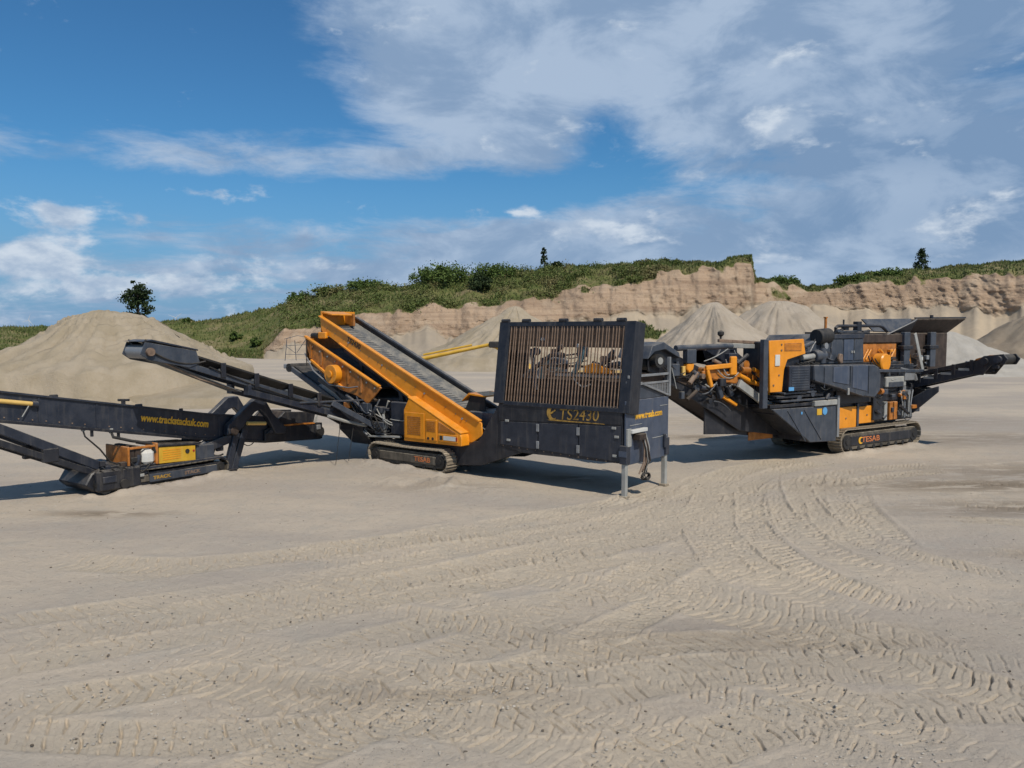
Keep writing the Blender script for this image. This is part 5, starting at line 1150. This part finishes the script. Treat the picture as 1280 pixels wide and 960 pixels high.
    def zz(l): return p0[1]+(p1[1]-p0[1])*(l-p0[0])/(p1[0]-p0[0])
    for s in (sx-.36, sx+.36):
        B().beam((s, p0[0], p0[1]+.26), (s, p1[0], p1[1]+.10), .07, .14).build('side_rail', 'black', t, .008); B().beam((s, p0[0], p0[1]-.10), (s, p1[0]+.5, zz(p1[0]+.5)-.12), .09, .30).build('side_rail', 'navy', t, .012)
    B().beam((sx, p0[0], p0[1]+.30), (sx, p1[0], p1[1]+.16), .62, .04).build('belt', 'belt', t)
    for l in (.1, -.5, -1.1, -1.7): B().box(sx-.43, sx-.39, l-.06, l+.06, zz(l)-.12, zz(l)+.24).build('idler_bracket', 'black', t, .008)
    for l in (-.25, -.85, -1.45): B().box(sx-.415, sx-.40, l-.18, l+.18, zz(l)-.06, zz(l)+.02).build('side_slot', 'pale', t)
    for l in (0.3, -.6, -1.5): B().cyl((sx-.35, l, zz(l)+.2), (sx+.35, l, zz(l)+.2), .05, 10).build('idler_roller', 'steel', t)
    for s in (sx-.45, sx+.40): B().prismx([(-1.75, 2.55), (-1.85, 3.00), (-2.1, 3.20), (-2.72, 3.28), (-2.86, 3.12), (-2.74, 2.92), (-2.35, 2.90), (-2.1, 2.56)], s, s+.05).build('head_plate', 'black', t, .015)
    B().cyl((sx-.39, -2.58, 3.10), (sx+.39, -2.58, 3.10), .16, 18).build('head_drum', 'rubber', t); B().cyl((sx-.58, -2.58, 3.10), (sx-.455, -2.58, 3.10), .12, 16).build('drive_motor', 'navy', t)
    B().cyl((sx-.56, -2.15, 3.02), (sx-.455, -2.15, 3.02), .12, 14).build('drive_motor', 'black', t); B().box(sx-.54, sx-.455, -2.62, -2.42, 2.80, 2.90).build('scraper_mount', 'black', t, .01)
    B().prismx([(-1.8, 3.04), (-1.85, 3.10), (-2.3, 3.24), (-2.34, 3.18)], sx-.44, sx+.44).build('head_hood', 'dull_orange', t, .008)
    B().prismx([(.42, 1.16), (.62, 1.40), (-.30, 1.98), (-.72, 2.12), (-.72, 1.92), (.18, 1.10)], sx-.62, sx-.56).build('side_chute', 'slate', t, .015)
    B().prismx([(1.2, 1.3), (1.2, 1.95), (.2, 2.0), (-.1, 1.9), (.5, 1.3)], sx-.3, sx+.5).build('chute_boot', 'rust_dark', t, .02)
    B().beam((sx-.5, .6, 1.0), (sx-.45, -.2, 1.95), .07, .10).build('conveyor_stay', 'black', t, .01)
    clutter(t, 26, -6.6, -4.2, .50, .62, 2.35, 3.2, 51, ('slate', 'black', 'navy', 'rust', 'dull_orange')); clutter(t, 16, -6.8, -4.4, .66, .80, 1.9, 2.6, 52, ('slate', 'black', 'navy', 'rust_dark'))
    clutter(t, 30, 1.7, 4.4, .02, .18, 1.0, 2.7, 53, ('black', 'slate', 'navy', 'steel', 'rust', 'dull_orange')); clutter(t, 16, 3.0, 5.6, .30, .45, 2.6, 3.3, 54, ('black', 'slate', 'rust_dark', 'steel'))
    clutter(t, 18, -2.9, -.6, -.02, .10, 1.90, 2.5, 55, ('black', 'slate', 'navy')); clutter(t, 14, -2.3, -.5, .15, .30, 2.98, 3.6, 56, ('black', 'slate', 'navy', 'steel')); clutter(t, 10, 1.4, 3.2, .3, .45, 2.75, 3.5, 57, ('black', 'rust_dark', 'orange'))
    clutter(t, 8, .4, 2.6, .7, .9, 3.95, 4.10, 58, ('black', 'slate'), False)
    # --- tracks
    text_at = (.20, 1.45, .68)
    f1 = crawler(t, -.20, 4.55, 0.0, .50, .76, True, 'TESAB', 'dusty', 'trackpad', 'letter_orange', 'black')
    q = B(); pts = [(math.cos(a), math.sin(a)) for a in np.linspace(1.0, 5.3, 12)]
    q.prism([(.92+.13*c, .39+.12*s) for c, s in pts]+[(.96+.08*c, .39+.08*s) for c, s in pts[::-1]], .020, .031); q.build('emblem', 'letter', f1)
    crawler(t, -.20, 4.55, 2.30, 2.80, .76, False)
    B().box(.6, 3.8, .51, 2.29, .34, .89).build('track_crossbeam', 'black', t, .02)
    return t
crusher()
# ------------------------------------------------------------------ excavator parked behind the screener
def excavator():
    t = thing('excavator', 'yellow excavator parked behind the screener with its boom stretched out low', 'excavator', (2.6, 35.5, 0), R(176))
    for l in (-1.25, .75):
        f = B().prism([(-1.9, .1), (1.9, .1), (2.15, .45), (1.9, .82), (-1.9, .82), (-2.15, .45)], l, l+.5).build('track', 'trackpad', t, .03)
        B().box(-1.7, 1.7, l-.01, l+.51, .28, .62).build('track_side', 'rubber', f, .02)
    B().cyl((0, 0, .70), (0, 0, 1.0), .6, 20).build('slew_ring', 'rubber', t)
    hs = B().box(-2.2, 1.4, -1.2, 1.2, 1.0, 1.35).build('house_deck', 'teal', t, .03)
    B().box(-2.4, -.2, -1.2, 1.2, 1.36, 2.25).build('engine_cover', 'yellow', t, .06)
    B().prism([(-2.85, 1.05), (-2.85, 1.8), (-2.6, 2.1), (-2.41, 2.1), (-2.41, 1.05)], -1.2, 1.2).build('counterweight', 'slate', t, .05)
    cb = B().prism([(.1, 1.36), (.1, 2.75), (.35, 2.92), (1.15, 2.92), (1.5, 2.2), (1.5, 1.36)], .25, 1.15).build('cab', 'slate', t, .04)
    B().prism([(.3, 1.95), (.3, 2.72), (.42, 2.80), (1.08, 2.80), (1.34, 2.2), (1.34, 1.95)], 1.152, 1.17).build('window', 'glass', cb); B().prism([(.3, 1.95), (.3, 2.72), (.42, 2.80), (1.08, 2.80), (1.34, 2.2), (1.34, 1.95)], .23, .248).build('window', 'glass', cb)
    B().tube([(1.0, 0, 1.4), (2.0, 0, 2.5), (3.3, 0, 3.36), (3.7, 0, 3.42), (7.2, 0, 2.68)], [.26, .22, .13, .10, .12], 4).build('boom', 'yellow', t, .03)
    B().tube([(7.1, 0, 2.85), (6.9, 0, 2.2), (6.7, 0, .9)], [.2, .18, .13], 4).build('stick', 'yellow', t, .02)
    B().cyl((4.4, 0, 3.42), (6.6, 0, 2.98), .05, 10).build('hydraulic_ram', 'yellow', t); B().box(3.2, 3.62, -.18, .18, 3.30, 3.58).build('boom_lamp_mount', 'rubber', t, .03)
    B().prism([(6.3, .1), (6.2, .9), (6.9, 1.0), (7.3, .5), (7.0, .05)], -.6, .6).build('bucket', 'rust_dark', t, .03)
excavator()
# ------------------------------------------------------------------ thin lattice frame below the bank
t = thing('lattice_frame', 'thin steel lattice frame standing at the foot of the bank', 'frame', (-29.6, 112.0, 0), R(12))
for x_ in (-2.1, -.6, 1.0, 2.1):
    B().tube([(x_, 0, 0), (x_+(.3 if x_ < -1 else -.15), .2, 3.1+.25*math.sin(x_*3))], .055, 6).build('upright', 'slate', t)
for a, b in (((-2.2, 3.0), (-.4, 3.5)), ((-.4, 3.5), (1.9, 3.1)), ((-2.0, .9), (2.0, .8)), ((-1.9, 2.0), (-.6, 1.0)), ((-.5, 1.1), (.9, 3.2)), ((1.0, 2.2), (2.1, .9)), ((-2.0, 2.1), (1.9, 2.3))):
    B().tube([(a[0], .1, a[1]), (b[0], .1, b[1])], .045, 6).build('brace', 'slate', t)
